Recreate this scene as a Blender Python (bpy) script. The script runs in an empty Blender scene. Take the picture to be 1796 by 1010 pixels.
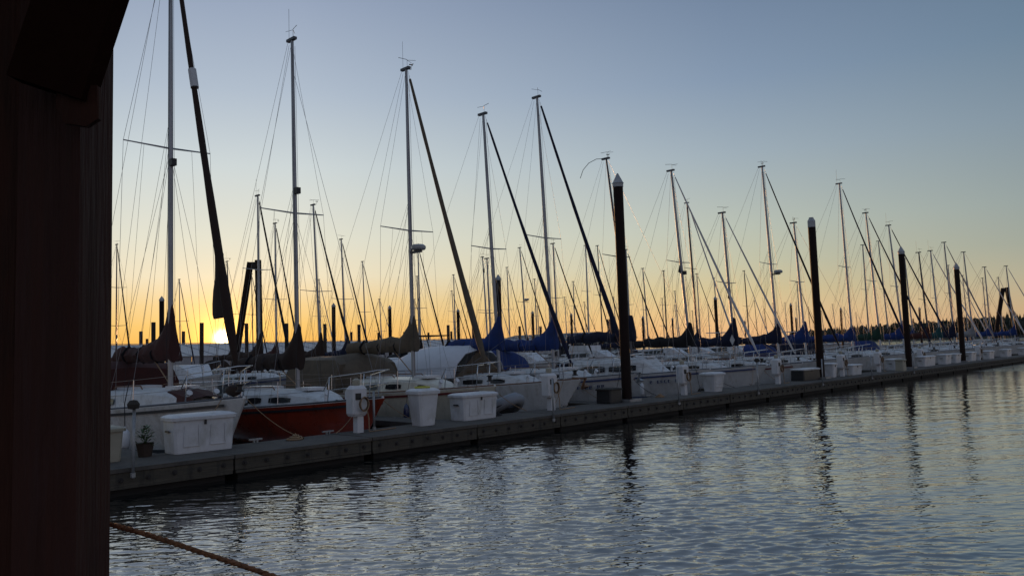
import bpy, math, random
from mathutils import Matrix, Vector
random.seed(7)
S = bpy.context.scene
C = S.collection
PI = math.pi

# ------------------------------------------------------------------ camera
YAW, PITCH, ROLL, FPX = math.radians(43.3), math.radians(4.41), math.radians(-1.764), 1400.0
EYE = 2.15
fw = Vector((math.cos(YAW)*math.cos(PITCH), math.sin(YAW)*math.cos(PITCH), math.sin(PITCH)))
rt = Vector((math.sin(YAW), -math.cos(YAW), 0)); up = rt.cross(fw)
r2 = math.cos(ROLL)*rt + math.sin(ROLL)*up; u2 = -math.sin(ROLL)*rt + math.cos(ROLL)*up
cam = bpy.data.objects.new('camera', bpy.data.cameras.new('camera')); C.objects.link(cam); S.camera = cam
M4 = Matrix((r2, u2, -fw)).transposed().to_4x4(); M4.translation = Vector((0, 0, EYE)); cam.matrix_world = M4
cam.data.sensor_width = 36; cam.data.lens = FPX/1796*36; cam.data.clip_start = .05; cam.data.clip_end = 9000

# ------------------------------------------------------------------ sky and sun
SUN_AZ, SUN_EL = math.radians(63.3), math.radians(1.37)
sunv = Vector((math.cos(SUN_AZ)*math.cos(SUN_EL), math.sin(SUN_AZ)*math.cos(SUN_EL), math.sin(SUN_EL)))
def lin(c):
    return tuple(((v/255)/12.92 if v/255 <= .04045 else ((v/255+.055)/1.055)**2.4) for v in c)
W = bpy.data.worlds.new('World'); S.world = W; W.use_nodes = True
nt = W.node_tree; N = nt.nodes; LK = nt.links
bg = N['Background']
def nd(kind, **kw):
    n = N.new(kind)
    for k, v in kw.items(): setattr(n, k, v)
    return n
def wmath(op, a, b=None, clamp=False):
    n = N.new('ShaderNodeMath'); n.operation = op; n.use_clamp = clamp
    for i, v in enumerate((a, b)):
        if v is None: continue
        if isinstance(v, (int, float)): n.inputs[i].default_value = v
        else: LK.new(v, n.inputs[i])
    return n.outputs[0]
tc = nd('ShaderNodeTexCoord')
nrm = nd('ShaderNodeVectorMath', operation='NORMALIZE'); LK.new(tc.outputs['Generated'], nrm.inputs[0])
sp = nd('ShaderNodeSeparateXYZ'); LK.new(nrm.outputs[0], sp.inputs[0])
el = wmath('MULTIPLY', wmath('ARCSINE', sp.outputs[2]), 180/PI)
elp = wmath('MAXIMUM', el, 0.0)
fac = wmath('POWER', wmath('DIVIDE', elp, 90.0), .5)
hz = nd('ShaderNodeCombineXYZ'); LK.new(sp.outputs[0], hz.inputs[0]); LK.new(sp.outputs[1], hz.inputs[1])
hn = nd('ShaderNodeVectorMath', operation='NORMALIZE'); LK.new(hz.outputs[0], hn.inputs[0])
dt_ = nd('ShaderNodeVectorMath', operation='DOT_PRODUCT'); LK.new(hn.outputs[0], dt_.inputs[0]); dt_.inputs[1].default_value = (math.cos(SUN_AZ), math.sin(SUN_AZ), 0)
azd = wmath('MULTIPLY', wmath('ARCCOSINE', wmath('MAXIMUM', wmath('MINIMUM', dt_.outputs['Value'], 1.0), -1.0)), 180/PI)
def ramp(stops):
    r = nd('ShaderNodeValToRGB'); cr = r.color_ramp; cr.interpolation = 'LINEAR'
    for i, (e, c) in enumerate(stops):
        pos = math.sqrt(e/90)
        s = cr.elements[i] if i < 2 else cr.elements.new(pos)
        s.position = pos; s.color = (*lin(c), 1)
    LK.new(fac, r.inputs[0]); return r.outputs[0]
SKY = [
 (5,  [(0,(240,160,78)),(1,(248,186,90)),(2.2,(247,199,114)),(3.6,(244,210,148)),(5.5,(241,227,195)),(8,(228,226,208)),(13,(206,215,216)),(18,(177,190,205)),(24,(151,165,188)),(40,(134,149,168)),(90,(96,116,145))]),
 (36, [(0,(228,168,116)),(1,(236,188,134)),(2.2,(230,196,144)),(3.6,(214,196,150)),(5.5,(198,196,168)),(8,(186,193,180)),(13,(159,174,184)),(18,(133,152,175)),(24,(113,132,158)),(40,(114,130,152)),(90,(96,116,145))]),
 (56, [(0,(200,158,116)),(1,(196,164,126)),(2.2,(186,168,136)),(3.6,(174,170,148)),(5.5,(157,163,152)),(8,(147,159,158)),(13,(128,146,160)),(18,(108,131,152)),(24,(94,116,141)),(40,(102,120,144)),(90,(96,116,145))]),
 (150,[(0,(158,146,150)),(1,(166,150,152)),(2.2,(174,156,158)),(3.6,(180,162,162)),(5.5,(182,168,168)),(8,(176,168,172)),(13,(162,163,174)),(18,(148,156,172)),(24,(134,148,170)),(40,(114,132,158)),(90,(96,116,145))]),
]
cur = ramp(SKY[0][1]); pa = SKY[0][0]
for a, st in SKY[1:]:
    mr = nd('ShaderNodeMapRange', interpolation_type='SMOOTHSTEP' if a > 100 else 'LINEAR'); LK.new(azd, mr.inputs[0])
    mr.inputs[1].default_value = pa; mr.inputs[2].default_value = a
    mx = nd('ShaderNodeMixRGB'); LK.new(mr.outputs[0], mx.inputs[0]); LK.new(cur, mx.inputs[1]); LK.new(ramp(st), mx.inputs[2])
    cur = mx.outputs[0]; pa = a
# aureole and disc round the real sun direction (it stands in air that is bright on its own)
ds = nd('ShaderNodeVectorMath', operation='DOT_PRODUCT'); LK.new(nrm.outputs[0], ds.inputs[0]); ds.inputs[1].default_value = sunv
th = wmath('MULTIPLY', wmath('ARCCOSINE', wmath('MINIMUM', ds.outputs['Value'], 1.0)), 180/PI)
def addglow(cur, amp, width, col, power=1.0):
    x = wmath('POWER', wmath('DIVIDE', th, width), power)
    g = wmath('MULTIPLY', wmath('EXPONENT', wmath('MULTIPLY', x, -1.0)), amp)
    cc = nd('ShaderNodeMixRGB', blend_type='MULTIPLY'); cc.inputs[0].default_value = 1
    cc.inputs[1].default_value = (*col, 1); LK.new(g, cc.inputs[2])
    ad = nd('ShaderNodeMixRGB', blend_type='ADD'); ad.inputs[0].default_value = 1
    LK.new(cur, ad.inputs[1]); LK.new(cc.outputs[0], ad.inputs[2]); return ad.outputs[0]
cur = addglow(cur, 12.0, .36, (1, .86, .55), 2.0)
cur = addglow(cur, 3.0, 1.0, (1, .54, .10))
cur = addglow(cur, .22, 4.0, (1, .50, .06))
LK.new(cur, bg.inputs[0]); bg.inputs[1].default_value = 1.0
sd = bpy.data.lights.new('sun', 'SUN'); sd.energy = 3.5; sd.angle = math.radians(.6); sd.color = (1, .50, .20)
so = bpy.data.objects.new('sun', sd); C.objects.link(so); so.rotation_euler = (-sunv).to_track_quat('-Z', 'Y').to_euler(); so.location = (40, 80, 30)
vs = S.view_settings; vs.view_transform = 'Standard'; vs.look = 'None'; vs.exposure = 0; vs.gamma = 1; vs.use_curve_mapping = False
S.cycles.max_bounces = 6; S.cycles.diffuse_bounces = 2; S.cycles.glossy_bounces = 3; S.cycles.caustics_reflective = False; S.cycles.caustics_refractive = False

# ------------------------------------------------------------------ materials
def mat(name, col, rough=.5, metal=0.0, var=.12, scale=3.0, bump=0.0, bscale=20.0, spec=.5, stretch=(1,1,1), col2=None, dirt=None, coat=0.0):
    m = bpy.data.materials.new(name); m.use_nodes = True; t = m.node_tree; b = t.nodes['Principled BSDF']
    b.inputs['Metallic'].default_value = metal; b.inputs['Specular IOR Level'].default_value = spec
    b.inputs['Coat Weight'].default_value = coat
    tc = t.nodes.new('ShaderNodeTexCoord'); mp = t.nodes.new('ShaderNodeMapping'); mp.inputs['Scale'].default_value = stretch
    t.links.new(tc.outputs['Object'], mp.inputs[0])
    n = t.nodes.new('ShaderNodeTexNoise'); n.inputs['Scale'].default_value = scale; n.inputs['Detail'].default_value = 6; n.inputs['Roughness'].default_value = .65
    t.links.new(mp.outputs[0], n.inputs[0])
    r = t.nodes.new('ShaderNodeValToRGB'); r.color_ramp.elements[0].position = .33; r.color_ramp.elements[1].position = .68
    c2 = col2 or tuple(min(1, v*(1+var)) for v in col)
    r.color_ramp.elements[0].color = (*[v*(1-var) for v in col], 1); r.color_ramp.elements[1].color = (*c2, 1)
    t.links.new(n.outputs[0], r.inputs[0]); out = r.outputs[0]
    if dirt:
        n2 = t.nodes.new('ShaderNodeTexNoise'); n2.inputs['Scale'].default_value = dirt[1]; n2.inputs['Detail'].default_value = 8; n2.inputs['Roughness'].default_value = .7
        mp2 = t.nodes.new('ShaderNodeMapping'); mp2.inputs['Scale'].default_value = dirt[2]; t.links.new(tc.outputs['Object'], mp2.inputs[0]); t.links.new(mp2.outputs[0], n2.inputs[0])
        r3 = t.nodes.new('ShaderNodeValToRGB'); r3.color_ramp.elements[0].position = .5; r3.color_ramp.elements[1].position = .72
        t.links.new(n2.outputs[0], r3.inputs[0])
        mx = t.nodes.new('ShaderNodeMixRGB'); t.links.new(r3.outputs[0], mx.inputs[0]); t.links.new(out, mx.inputs[1]); mx.inputs[2].default_value = (*dirt[0], 1); out = mx.outputs[0]
    t.links.new(out, b.inputs['Base Color'])
    mr = t.nodes.new('ShaderNodeMapRange'); mr.inputs[3].default_value = max(.02, rough-.08); mr.inputs[4].default_value = min(1, rough+.12)
    t.links.new(n.outputs[0], mr.inputs[0]); t.links.new(mr.outputs[0], b.inputs['Roughness'])
    if bump:
        n3 = t.nodes.new('ShaderNodeTexNoise'); n3.inputs['Scale'].default_value = bscale; n3.inputs['Detail'].default_value = 5
        t.links.new(mp.outputs[0], n3.inputs[0])
        bp = t.nodes.new('ShaderNodeBump'); bp.inputs['Strength'].default_value = bump; bp.inputs['Distance'].default_value = .02
        t.links.new(n3.outputs[0], bp.inputs['Height']); t.links.new(bp.outputs[0], b.inputs['Normal'])
    return m
D_ = (.10, .10, .09)
MT = {
 'white':  mat('white_gelcoat', (.60,.61,.61), .25, var=.05, dirt=((.38,.36,.32), 2.2, (1,1,.35)), coat=.2),
 'cream':  mat('cream_gelcoat', (.56,.53,.44), .3, var=.05, dirt=((.34,.31,.25), 2.2, (1,1,.35))),
 'grey':   mat('grey_hull', (.34,.36,.38), .3, var=.05, dirt=((.22,.22,.2), 2.2, (1,1,.35))),
 'red':    mat('red_hull', (.29,.036,.014), .28, var=.12, dirt=((.14,.03,.015), 2.5, (1,1,.4)), coat=.3),
 'navy':   mat('navy_hull', (.02,.03,.08), .25, var=.1, coat=.3),
 'deck':   mat('nonskid_deck', (.56,.57,.57), .6, var=.08, bump=.3, bscale=120, dirt=((.36,.35,.32), 4, (1,1,1))),
 'glass':  mat('smoked_window', (.012,.014,.016), .08, var=.1),
 'alu':    mat('mast_aluminium', (.30,.31,.33), .42, metal=.6, var=.15, scale=6, stretch=(1,1,.2), dirt=((.16,.16,.17), 5, (1,1,.15))),
 'alu_w':  mat('painted_mast', (.46,.46,.46), .4, var=.1, scale=5, stretch=(1,1,.2), dirt=((.26,.26,.26), 5, (1,1,.15))),
 'alu_d':  mat('dark_mast', (.08,.08,.09), .45, metal=.2, var=.15),
 'steel':  mat('stainless_tube', (.55,.56,.58), .25, metal=.9, var=.06),
 'wire':   mat('rigging_wire', (.18,.18,.19), .45, metal=.6, var=.05),
 'black':  mat('black_plastic', (.012,.012,.013), .5, var=.2),
 'teak':   mat('teak_wood', (.16,.08,.04), .6, var=.3, scale=10, stretch=(.3,3,3), bump=.2),
 'stripe_m': mat('maroon_stripe', (.12,.02,.02), .35), 'stripe_b': mat('blue_stripe', (.03,.05,.14), .35), 'stripe_k': mat('black_stripe', (.02,.02,.025), .35),
 'bottom': mat('blue_bottom_paint', (.02,.04,.12), .8, var=.3), 'bottomr': mat('red_bottom_paint', (.12,.03,.02), .8, var=.3),
 'c_brown': mat('brown_canvas', (.022,.010,.006), .9, var=.3, scale=2.5, bump=.35, bscale=9),
 'c_maroon': mat('maroon_canvas', (.045,.012,.010), .9, var=.3, scale=2.5, bump=.35, bscale=9),
 'c_tan': mat('tan_canvas', (.10,.078,.054), .9, var=.25, scale=2.5, bump=.4, bscale=9),
 'c_blue': mat('royal_blue_canvas', (.006,.026,.13), .85, var=.3, scale=2.5, bump=.35, bscale=9),
 'c_navy': mat('navy_canvas', (.004,.007,.028), .9, var=.3, scale=2.5, bump=.35, bscale=9),
 'c_black': mat('black_canvas', (.005,.004,.006), .9, var=.3, scale=2.5, bump=.35, bscale=9),
 'c_green': mat('green_canvas', (.008,.035,.024), .9, var=.3, scale=2.5, bump=.35, bscale=9),
 'c_teal': mat('teal_canvas', (.01,.06,.065), .9, var=.3, scale=2.5, bump=.35, bscale=9),
 'c_white': mat('white_canvas', (.58,.59,.62), .8, var=.06, scale=2.5, bump=.3, bscale=6),
 'c_grey': mat('grey_canvas', (.22,.22,.23), .9, var=.2, scale=2.5, bump=.3, bscale=9),
 'sailcloth': mat('white_sailcloth', (.5,.5,.5), .7, var=.1, scale=4, bump=.2),
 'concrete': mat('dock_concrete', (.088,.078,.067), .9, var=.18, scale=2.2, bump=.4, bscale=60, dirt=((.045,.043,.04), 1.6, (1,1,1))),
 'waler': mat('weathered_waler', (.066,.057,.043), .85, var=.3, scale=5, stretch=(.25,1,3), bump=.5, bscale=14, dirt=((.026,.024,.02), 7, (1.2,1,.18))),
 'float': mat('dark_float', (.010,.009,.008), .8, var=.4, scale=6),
 'bolt': mat('rusty_bolt', (.02,.016,.014), .7, var=.3),
 'pile': mat('dark_steel_piling', (.014,.007,.006), .65, spec=.15, var=.35, scale=3, stretch=(1,1,.25), bump=.3, bscale=20),
 'stub': mat('timber_piling', (.03,.021,.016), .85, var=.35, scale=5, stretch=(1,1,.25), bump=.4),
 'cap': mat('pale_piling_cap', (.34,.35,.36), .5, var=.12, scale=5),
 'fibre': mat('white_fibreglass', (.57,.58,.60), .4, var=.08, scale=3, dirt=((.38,.38,.36), 3.0, (1,1,.5))),
 'beige': mat('beige_plastic', (.30,.28,.22), .5, var=.1),
 'galv': mat('galvanised_pipe', (.28,.29,.30), .45, metal=.5, var=.2, scale=8),
 'rope_n': mat('natural_rope', (.30,.20,.12), .9, var=.3, scale=60, bump=.8, bscale=120),
 'rope_o': mat('orange_rope', (.20,.085,.035), .85, var=.4, scale=60, bump=.8, bscale=90),
 'rope_k': mat('black_rope', (.02,.02,.022), .9, var=.3),
 'yellow': mat('yellow_hose', (.42,.40,.04), .5, var=.1),
 'rubber': mat('grey_inflatable', (.26,.28,.31), .6, var=.1), 'rubber_d': mat('dark_rubber', (.05,.055,.06), .7, var=.1),
 'roof': mat('pale_metal_roof', (.34,.34,.36), .45, metal=.1, var=.08, scale=.3, dirt=((.30,.30,.31), .5, (1,.2,.2))),
 'shed': mat('grey_green_siding', (.15,.17,.16), .7, var=.12, scale=.6), 'shedroof': mat('shed_roof', (.10,.11,.115), .6, var=.12, scale=.6),
 'dark': mat('dark_timber', (.03,.026,.022), .9, var=.3),
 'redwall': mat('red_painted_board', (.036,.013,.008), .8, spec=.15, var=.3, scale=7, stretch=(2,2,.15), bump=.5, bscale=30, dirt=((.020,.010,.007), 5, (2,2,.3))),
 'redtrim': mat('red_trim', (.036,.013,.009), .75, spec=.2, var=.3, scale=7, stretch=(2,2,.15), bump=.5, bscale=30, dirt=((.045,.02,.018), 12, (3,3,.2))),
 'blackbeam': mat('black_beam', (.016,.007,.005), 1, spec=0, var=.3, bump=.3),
 'leaf': mat('planter_leaf', (.05,.09,.03), .6, var=.4, scale=12), 'pot': mat('clay_pot', (.04,.025,.018), .8),
 'tree': mat('conifer_green', (.020,.028,.018), .95, var=.5, scale=.12), 'shore': mat('shore_earth', (.05,.05,.035), .95, var=.3, scale=.02),
 'flag': mat('red_cloth', (.25,.02,.02), .9), 'lamp': mat('navigation_lens', (.25,.02,.02), .2),
}

# ------------------------------------------------------------------ mesh helpers
class MB:
    def __init__(s): s.v = []; s.f = []; s.m = []
    def add(s, vs, fs, mi=0):
        o = len(s.v); s.v += [tuple(p) for p in vs]; s.f += [tuple(i+o for i in f) for f in fs]; s.m += [mi]*len(fs); return s
    def box(s, x0, x1, y0, y1, z0, z1, mi=0, tx=0, ty=0):
        # tx, ty: how far the bottom is drawn in
        vs = [(x0+tx,y0+ty,z0),(x1-tx,y0+ty,z0),(x1-tx,y1-ty,z0),(x0+tx,y1-ty,z0),(x0,y0,z1),(x1,y0,z1),(x1,y1,z1),(x0,y1,z1)]
        return s.add(vs, [(0,3,2,1),(4,5,6,7),(0,1,5,4),(1,2,6,5),(2,3,7,6),(3,0,4,7)], mi)
    def bar(s, a, b, w, h, mi=0):
        a = Vector(a); b = Vector(b); d = (b-a).normalized(); q = Vector((0,0,1)) if abs(d.z) < .95 else Vector((1,0,0))
        sx = d.cross(q).normalized()*w/2; sy = sx.cross(d).normalized()*h/2
        vs = [p+i*sx+j*sy for p in (a, b) for i, j in ((-1,-1),(1,-1),(1,1),(-1,1))]
        return s.add(vs, [(0,3,2,1),(4,5,6,7),(0,1,5,4),(1,2,6,5),(2,3,7,6),(3,0,4,7)], mi)
    def tube(s, path, r, n=6, mi=0, cap=True, flat=1.0):
        P = [Vector(p) for p in path]; R = r if isinstance(r, (list, tuple)) else [r]*len(P)
        o = len(s.v); prev = None
        for i, p in enumerate(P):
            d = (P[min(i+1, len(P)-1)]-P[max(i-1, 0)]).normalized()
            if prev is None:
                q = Vector((0,0,1)) if abs(d.z) < .9 else Vector((1,0,0)); a = d.cross(q).normalized()
            else: a = (prev - d*prev.dot(d)).normalized()
            prev = a; b = d.cross(a)
            for k in range(n):
                t = 2*PI*k/n; s.v.append(tuple(p + a*math.cos(t)*R[i]*flat + b*math.sin(t)*R[i]))
        for i in range(len(P)-1):
            for k in range(n):
                k2 = (k+1) % n; s.f.append((o+i*n+k, o+i*n+k2, o+(i+1)*n+k2, o+(i+1)*n+k)); s.m.append(mi)
        if cap:
            s.f.append(tuple(o+k for k in range(n))[::-1]); s.m.append(mi)
            s.f.append(tuple(o+(len(P)-1)*n+k for k in range(n))); s.m.append(mi)
        return s
    def loft(s, rings, mi=0, closed=True, caps=True, mfun=None):
        n = len(rings[0]); o = len(s.v)
        for r in rings: s.v += [tuple(p) for p in r]
        for i in range(len(rings)-1):
            for k in range(n if closed else n-1):
                k2 = (k+1) % n; s.f.append((o+i*n+k, o+i*n+k2, o+(i+1)*n+k2, o+(i+1)*n+k)); s.m.append(mfun(i, k) if mfun else mi)
        if caps:
            s.f.append(tuple(o+k for k in range(n))[::-1]); s.m.append(mi)
            s.f.append(tuple(o+(len(rings)-1)*n+k for k in range(n))); s.m.append(mi)
        return s
    def lathe(s, prof, cx=0, cy=0, n=12, mi=0):
        return s.loft([[(cx+r*math.cos(2*PI*k/n), cy+r*math.sin(2*PI*k/n), z) for k in range(n)] for r, z in prof], mi)
    def mesh(s, name, mats, smooth=False):
        me = bpy.data.meshes.new(name); me.from_pydata(s.v, [], s.f)
        for m in (mats if isinstance(mats, (list, tuple)) else [mats]): me.materials.append(MT[m] if isinstance(m, str) else m)
        me.polygons.foreach_set('material_index', s.m)
        if smooth: me.polygons.foreach_set('use_smooth', [True]*len(s.f))
        me.validate(); me.update(); return me
    def build(s, name, mats, parent=None, smooth=False, loc=None, auto=None):
        o = bpy.data.objects.new(name, s.mesh(name, mats, smooth)); C.objects.link(o)
        if parent is not None: o.parent = parent
        if loc is not None: o.location = loc
        if smooth and auto:
            o.data.set_sharp_from_angle(angle=math.radians(auto))
        return o
def tag(o, label=None, cat=None, group=None, kind=None):
    if label: o['label'] = label
    if cat: o['category'] = cat
    if group: o['group'] = group
    if kind: o['kind'] = kind
    return o
def thing(name, label, cat, loc=(0,0,0), rz=0, group=None):
    o = bpy.data.objects.new(name, None); o.empty_display_size = .2; C.objects.link(o); o.location = loc; o.rotation_euler = (0,0,rz)
    return tag(o, label, cat, group)
def inst(name, me, parent, loc=(0,0,0), rz=0, sc=None):
    o = bpy.data.objects.new(name, me); C.objects.link(o); o.parent = parent; o.location = loc; o.rotation_euler = (0,0,rz)
    if sc: o.scale = sc
    return o
def copy_tree(o, parent=None):
    c = o.copy(); C.objects.link(c); c.parent = parent
    for ch in o.children: copy_tree(ch, c)
    return c
def lerp(a, b, t): return a+(b-a)*t
def table(pts, x):
    if x <= pts[0][0]: return pts[0][1]
    for (x0, y0), (x1, y1) in zip(pts, pts[1:]):
        if x <= x1: return lerp(y0, y1, (x-x0)/(x1-x0))
    return pts[-1][1]
def sag(a, b, d, n=10):
    a = Vector(a); b = Vector(b); return [a.lerp(b, i/n) - Vector((0,0,4*d*(i/n)*(1-i/n))) for i in range(n+1)]
# ------------------------------------------------------------------ water
import numpy as np
def water_mat(name, layers):
    m = bpy.data.materials.new(name); m.use_nodes = True; t = m.node_tree; b = t.nodes['Principled BSDF']
    b.inputs['Base Color'].default_value = (.010, .013, .013, 1); b.inputs['Roughness'].default_value = .03; b.inputs['IOR'].default_value = 1.6
    tc = t.nodes.new('ShaderNodeTexCoord'); acc = None
    def mth(op, a, b_):
        n = t.nodes.new('ShaderNodeMath'); n.operation = op
        for i, v in enumerate((a, b_)):
            if isinstance(v, (int, float)): n.inputs[i].default_value = v
            else: t.links.new(v, n.inputs[i])
        return n.outputs[0]
    for sc, amp, rot, st, dist in layers:
        mp = t.nodes.new('ShaderNodeMapping'); mp.vector_type = 'TEXTURE'; mp.inputs['Rotation'].default_value = (0,0,-.815+rot); mp.inputs['Scale'].default_value = st; t.links.new(tc.outputs['Object'], mp.inputs[0])
        n = t.nodes.new('ShaderNodeTexNoise'); n.inputs['Scale'].default_value = sc; n.inputs['Detail'].default_value = 1.5; n.inputs['Distortion'].default_value = dist
        t.links.new(mp.outputs[0], n.inputs[0])
        x = mth('MULTIPLY', n.outputs[0], amp); acc = x if acc is None else mth('ADD', acc, x)
    bp = t.nodes.new('ShaderNodeBump'); bp.inputs['Strength'].default_value = 1; bp.inputs['Distance'].default_value = 1.0
    t.links.new(acc, bp.inputs['Height']); t.links.new(bp.outputs[0], b.inputs['Normal'])
    g = t.nodes.new('ShaderNodeBsdfGlossy'); g.inputs['Roughness'].default_value = .04; t.links.new(bp.outputs[0], g.inputs['Normal'])
    mx = t.nodes.new('ShaderNodeMixShader'); mx.inputs[0].default_value = .30; g.inputs['Color'].default_value = (1, .97, .92, 1)
    out = t.nodes['Material Output']; t.links.new(b.outputs[0], mx.inputs[1]); t.links.new(g.outputs[0], mx.inputs[2]); t.links.new(mx.outputs[0], out.inputs[0])
    return m
# rippled surface: many small wave trains of random phase on a fan that gets coarser with distance
rs = np.random.RandomState(5)
R0, R1_ = 6.0, 55.0
rr = [R0]
while rr[-1] < R1_: rr.append(rr[-1]+max(.011, rr[-1]**2/6500))
rr = np.array(rr); th0, th1 = YAW-math.radians(40), YAW+math.radians(40); NT = 800
tt = np.linspace(th0, th1, NT); RR, TT = np.meshgrid(rr, tt, indexing='ij'); X = RR*np.cos(TT); Y = RR*np.sin(TT)
DR = np.gradient(rr)[:, None]*np.ones_like(RR); Z = np.zeros_like(X)
gust = np.zeros_like(X)
for k in range(9):
    a = rs.uniform(0, 6.28); w = 2*math.pi/rs.uniform(5, 16); gust += np.cos(w*(X*math.cos(a)+Y*math.sin(a))+rs.uniform(0, 6.28))
gust = np.clip(.9+.20*gust, .35, 1.5)
for lam0, lam1, num, slope, spread in ((.055,.11,36,.050,.45),(.11,.24,40,.098,.34),(.24,.5,26,.050,.32),(.5,1.1,14,.020,.36),(1.1,3.0,8,.010,.4)):
    for k in range(num):
        lam = lam0*(lam1/lam0)**rs.rand(); kk = 2*math.pi/lam; a = YAW+.12+rs.normal(0, spread)
        amp = slope*math.sqrt(2.0/num)/kk
        fade = np.clip((lam/DR-2.0)/1.5, 0, 1)
        Z += amp*fade*np.sin(kk*(X*math.cos(a)+Y*math.sin(a))+rs.uniform(0, 6.28))*(gust if lam < 1 else 1)
edge = np.clip((R1_-RR)/6, 0, 1); Z *= edge
nr, nt_ = X.shape
me = bpy.data.meshes.new('water'); co = np.stack([X, Y, Z], -1).reshape(-1, 3).astype(np.float32)
idx = np.arange(nr*nt_).reshape(nr, nt_); q = np.stack([idx[:-1,:-1], idx[1:,:-1], idx[1:,1:], idx[:-1,1:]], -1).reshape(-1, 4).astype(np.int32)
me.vertices.add(len(co)); me.vertices.foreach_set('co', co.ravel()); me.loops.add(q.size); me.loops.foreach_set('vertex_index', q.ravel())
me.polygons.add(len(q)); me.polygons.foreach_set('loop_start', np.arange(0, q.size, 4, dtype=np.int32)); me.polygons.foreach_set('use_smooth', np.ones(len(q), bool)); me.update()
me.materials.append(water_mat('water_near', ((13.0, .0040, -.2, (1.9,1,1), .4), (6.0, .0060, .2, (1.9,1,1), .4))))
o = bpy.data.objects.new('water', me); C.objects.link(o); tag(o, kind='structure')
# the rest of the water, joined to the fan's edge
ring = [(R0*math.cos(a), R0*math.sin(a), 0) for a in tt[::20]]
R2_ = 8000; m = MB(); fan_out = [(R1_*math.cos(a), R1_*math.sin(a), 0) for a in tt]; far_ = [(R2_*math.cos(a), R2_*math.sin(a), 0) for a in tt]
m.loft([fan_out, far_], closed=False, caps=False)
n2 = 60; tb = np.linspace(th1, th0+2*math.pi, n2)
m.loft([[(r*math.cos(a), r*math.sin(a), 0) for a in tb] for r in (R0, R1_, R2_)], closed=False, caps=False)
al = list(tt)+list(tb[1:-1]); m.add([(R0*math.cos(a), R0*math.sin(a), 0) for a in al], [tuple(range(len(al)))])
o = m.build('water', water_mat('water_far', ((1.6, .022, .15, (1.3,1,1), .2), (4.5, .026, -.12, (1.9,1,1), .5), (11, .013, .10, (2.2,1,1), .6)))); tag(o, kind='structure')

# ------------------------------------------------------------------ far shore with its wood
def azp(xpx, dist):
    d = fw + r2*((xpx-898)/FPX); a = math.atan2(d.y, d.x); return a, dist
mb = MB()
prof = [(-70, 3000, 2.0), (2, 3000, 2.0), (20, 3000, 3), (26.5, 2600, 4)]
def ridge(a_deg):
    # distance of the waterline and crest height along the shore, by compass angle from the dock line
    return None
def conifer(mb, x, y, z, h, w, rnd):
    if rnd.random() < .45:      # a broadleaf crown of ragged clumps
        mb.tube([(x,y,z-.5),(x,y,z+h*.4)], w*.06, 4, cap=False)
        for k in range(4):
            cx = x+rnd.uniform(-.3,.3)*w; cy = y+rnd.uniform(-.3,.3)*w; cz = z+h*rnd.uniform(.35,.68); r = w*rnd.uniform(.35,.6); o = len(mb.v)
            for zz, q in ((-1,.3),(-.45,.95),(.2,1),(.7,.6)):
                for j in range(6): a = j*1.047+zz; rr = r*q*rnd.uniform(.75,1.15); mb.v.append((cx+math.cos(a)*rr, cy+math.sin(a)*rr, cz+zz*r*.9+rnd.uniform(-.1,.1)*r))
            mb.v.append((cx,cy,cz+r))
            for i in range(3):
                for j in range(6): mb.f.append((o+i*6+j,o+i*6+(j+1)%6,o+(i+1)*6+(j+1)%6,o+(i+1)*6+j)); mb.m.append(0)
            for j in range(6): mb.f.append((o+18+j,o+18+(j+1)%6,o+24)); mb.m.append(0)
        return
    n = 7; a0 = rnd.random()*6; L = 5
    mb.tube([(x,y,z-.5),(x,y,z+h*.5)], w*.06, 4, cap=False)
    for l in range(L):
        zb = z+h*(.10+.17*l); zt = z+h*min(1.0, .42+.17*l); r = w*.5*(1-.19*l)*rnd.uniform(.8,1.15)
        o = len(mb.v); mb.v.append((x+rnd.uniform(-.1,.1)*w*.3, y, zt))
        for k in range(n):
            rr = r*rnd.uniform(.6,1.2); a = a0+2*PI*k/n+l
            mb.v.append((x+math.cos(a)*rr, y+math.sin(a)*rr, zb+rnd.uniform(-.05,.05)*h))
        for k in range(n): mb.f.append((o, o+1+k, o+1+(k+1) % n)); mb.m.append(0)
rnd = random.Random(3)
fore = MB(); land = MB()
def shore_arc(a0, a1, dist, depth, gh, cnt, hmin, hmax, hfun):
    rings = []
    K = 40
    for i in range(K+1):
        a = lerp(a0, a1, i/K); ring = []
        for dd, z in ((0,-.5),(4,.8),(depth*.4, gh),(depth, gh*1.1),(depth*1.3,-.6)):
            r = dist+dd; ring.append((math.cos(a)*r, math.sin(a)*r, z*hfun(i/K) if z > 1 else z))
        rings.append(ring)
    land.loft(rings, closed=False, caps=False)
    for i in range(cnt):
        u = rnd.random(); a = lerp(a0, a1, u); dd = rnd.uniform(6, depth); r = dist+dd
        h = rnd.uniform(hmin, hmax)*(.75+.5*rnd.random()**2)*hfun(u); z = lerp(.8, gh*hfun(u), min(1, dd/(depth*.4)))
        conifer(fore, math.cos(a)*r, math.sin(a)*r, z, h, h*rnd.uniform(.32,.6), rnd)
A = lambda x: math.atan2((fw+r2*((x-898)/FPX)).y, (fw+r2*((x-898)/FPX)).x)
shore_arc(A(900), A(1420), 2600, 120, 2, 520, 8, 14, lambda u: .7+.5*u)
shore_arc(A(1374), A(2500), 600, 80, 4.2, 1700, 6.0, 9.5, lambda u: min(1, u/.02+.3)*(.74+1.2*min(u, .6))+.05*math.sin(u*37))
land.build('shore', 'shore'); tag(bpy.data.objects['shore'], kind='structure')
o = fore.build('forest', 'tree'); tag(o, 'dark conifer wood along the far shore on the right', 'forest', kind='stuff')

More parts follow.
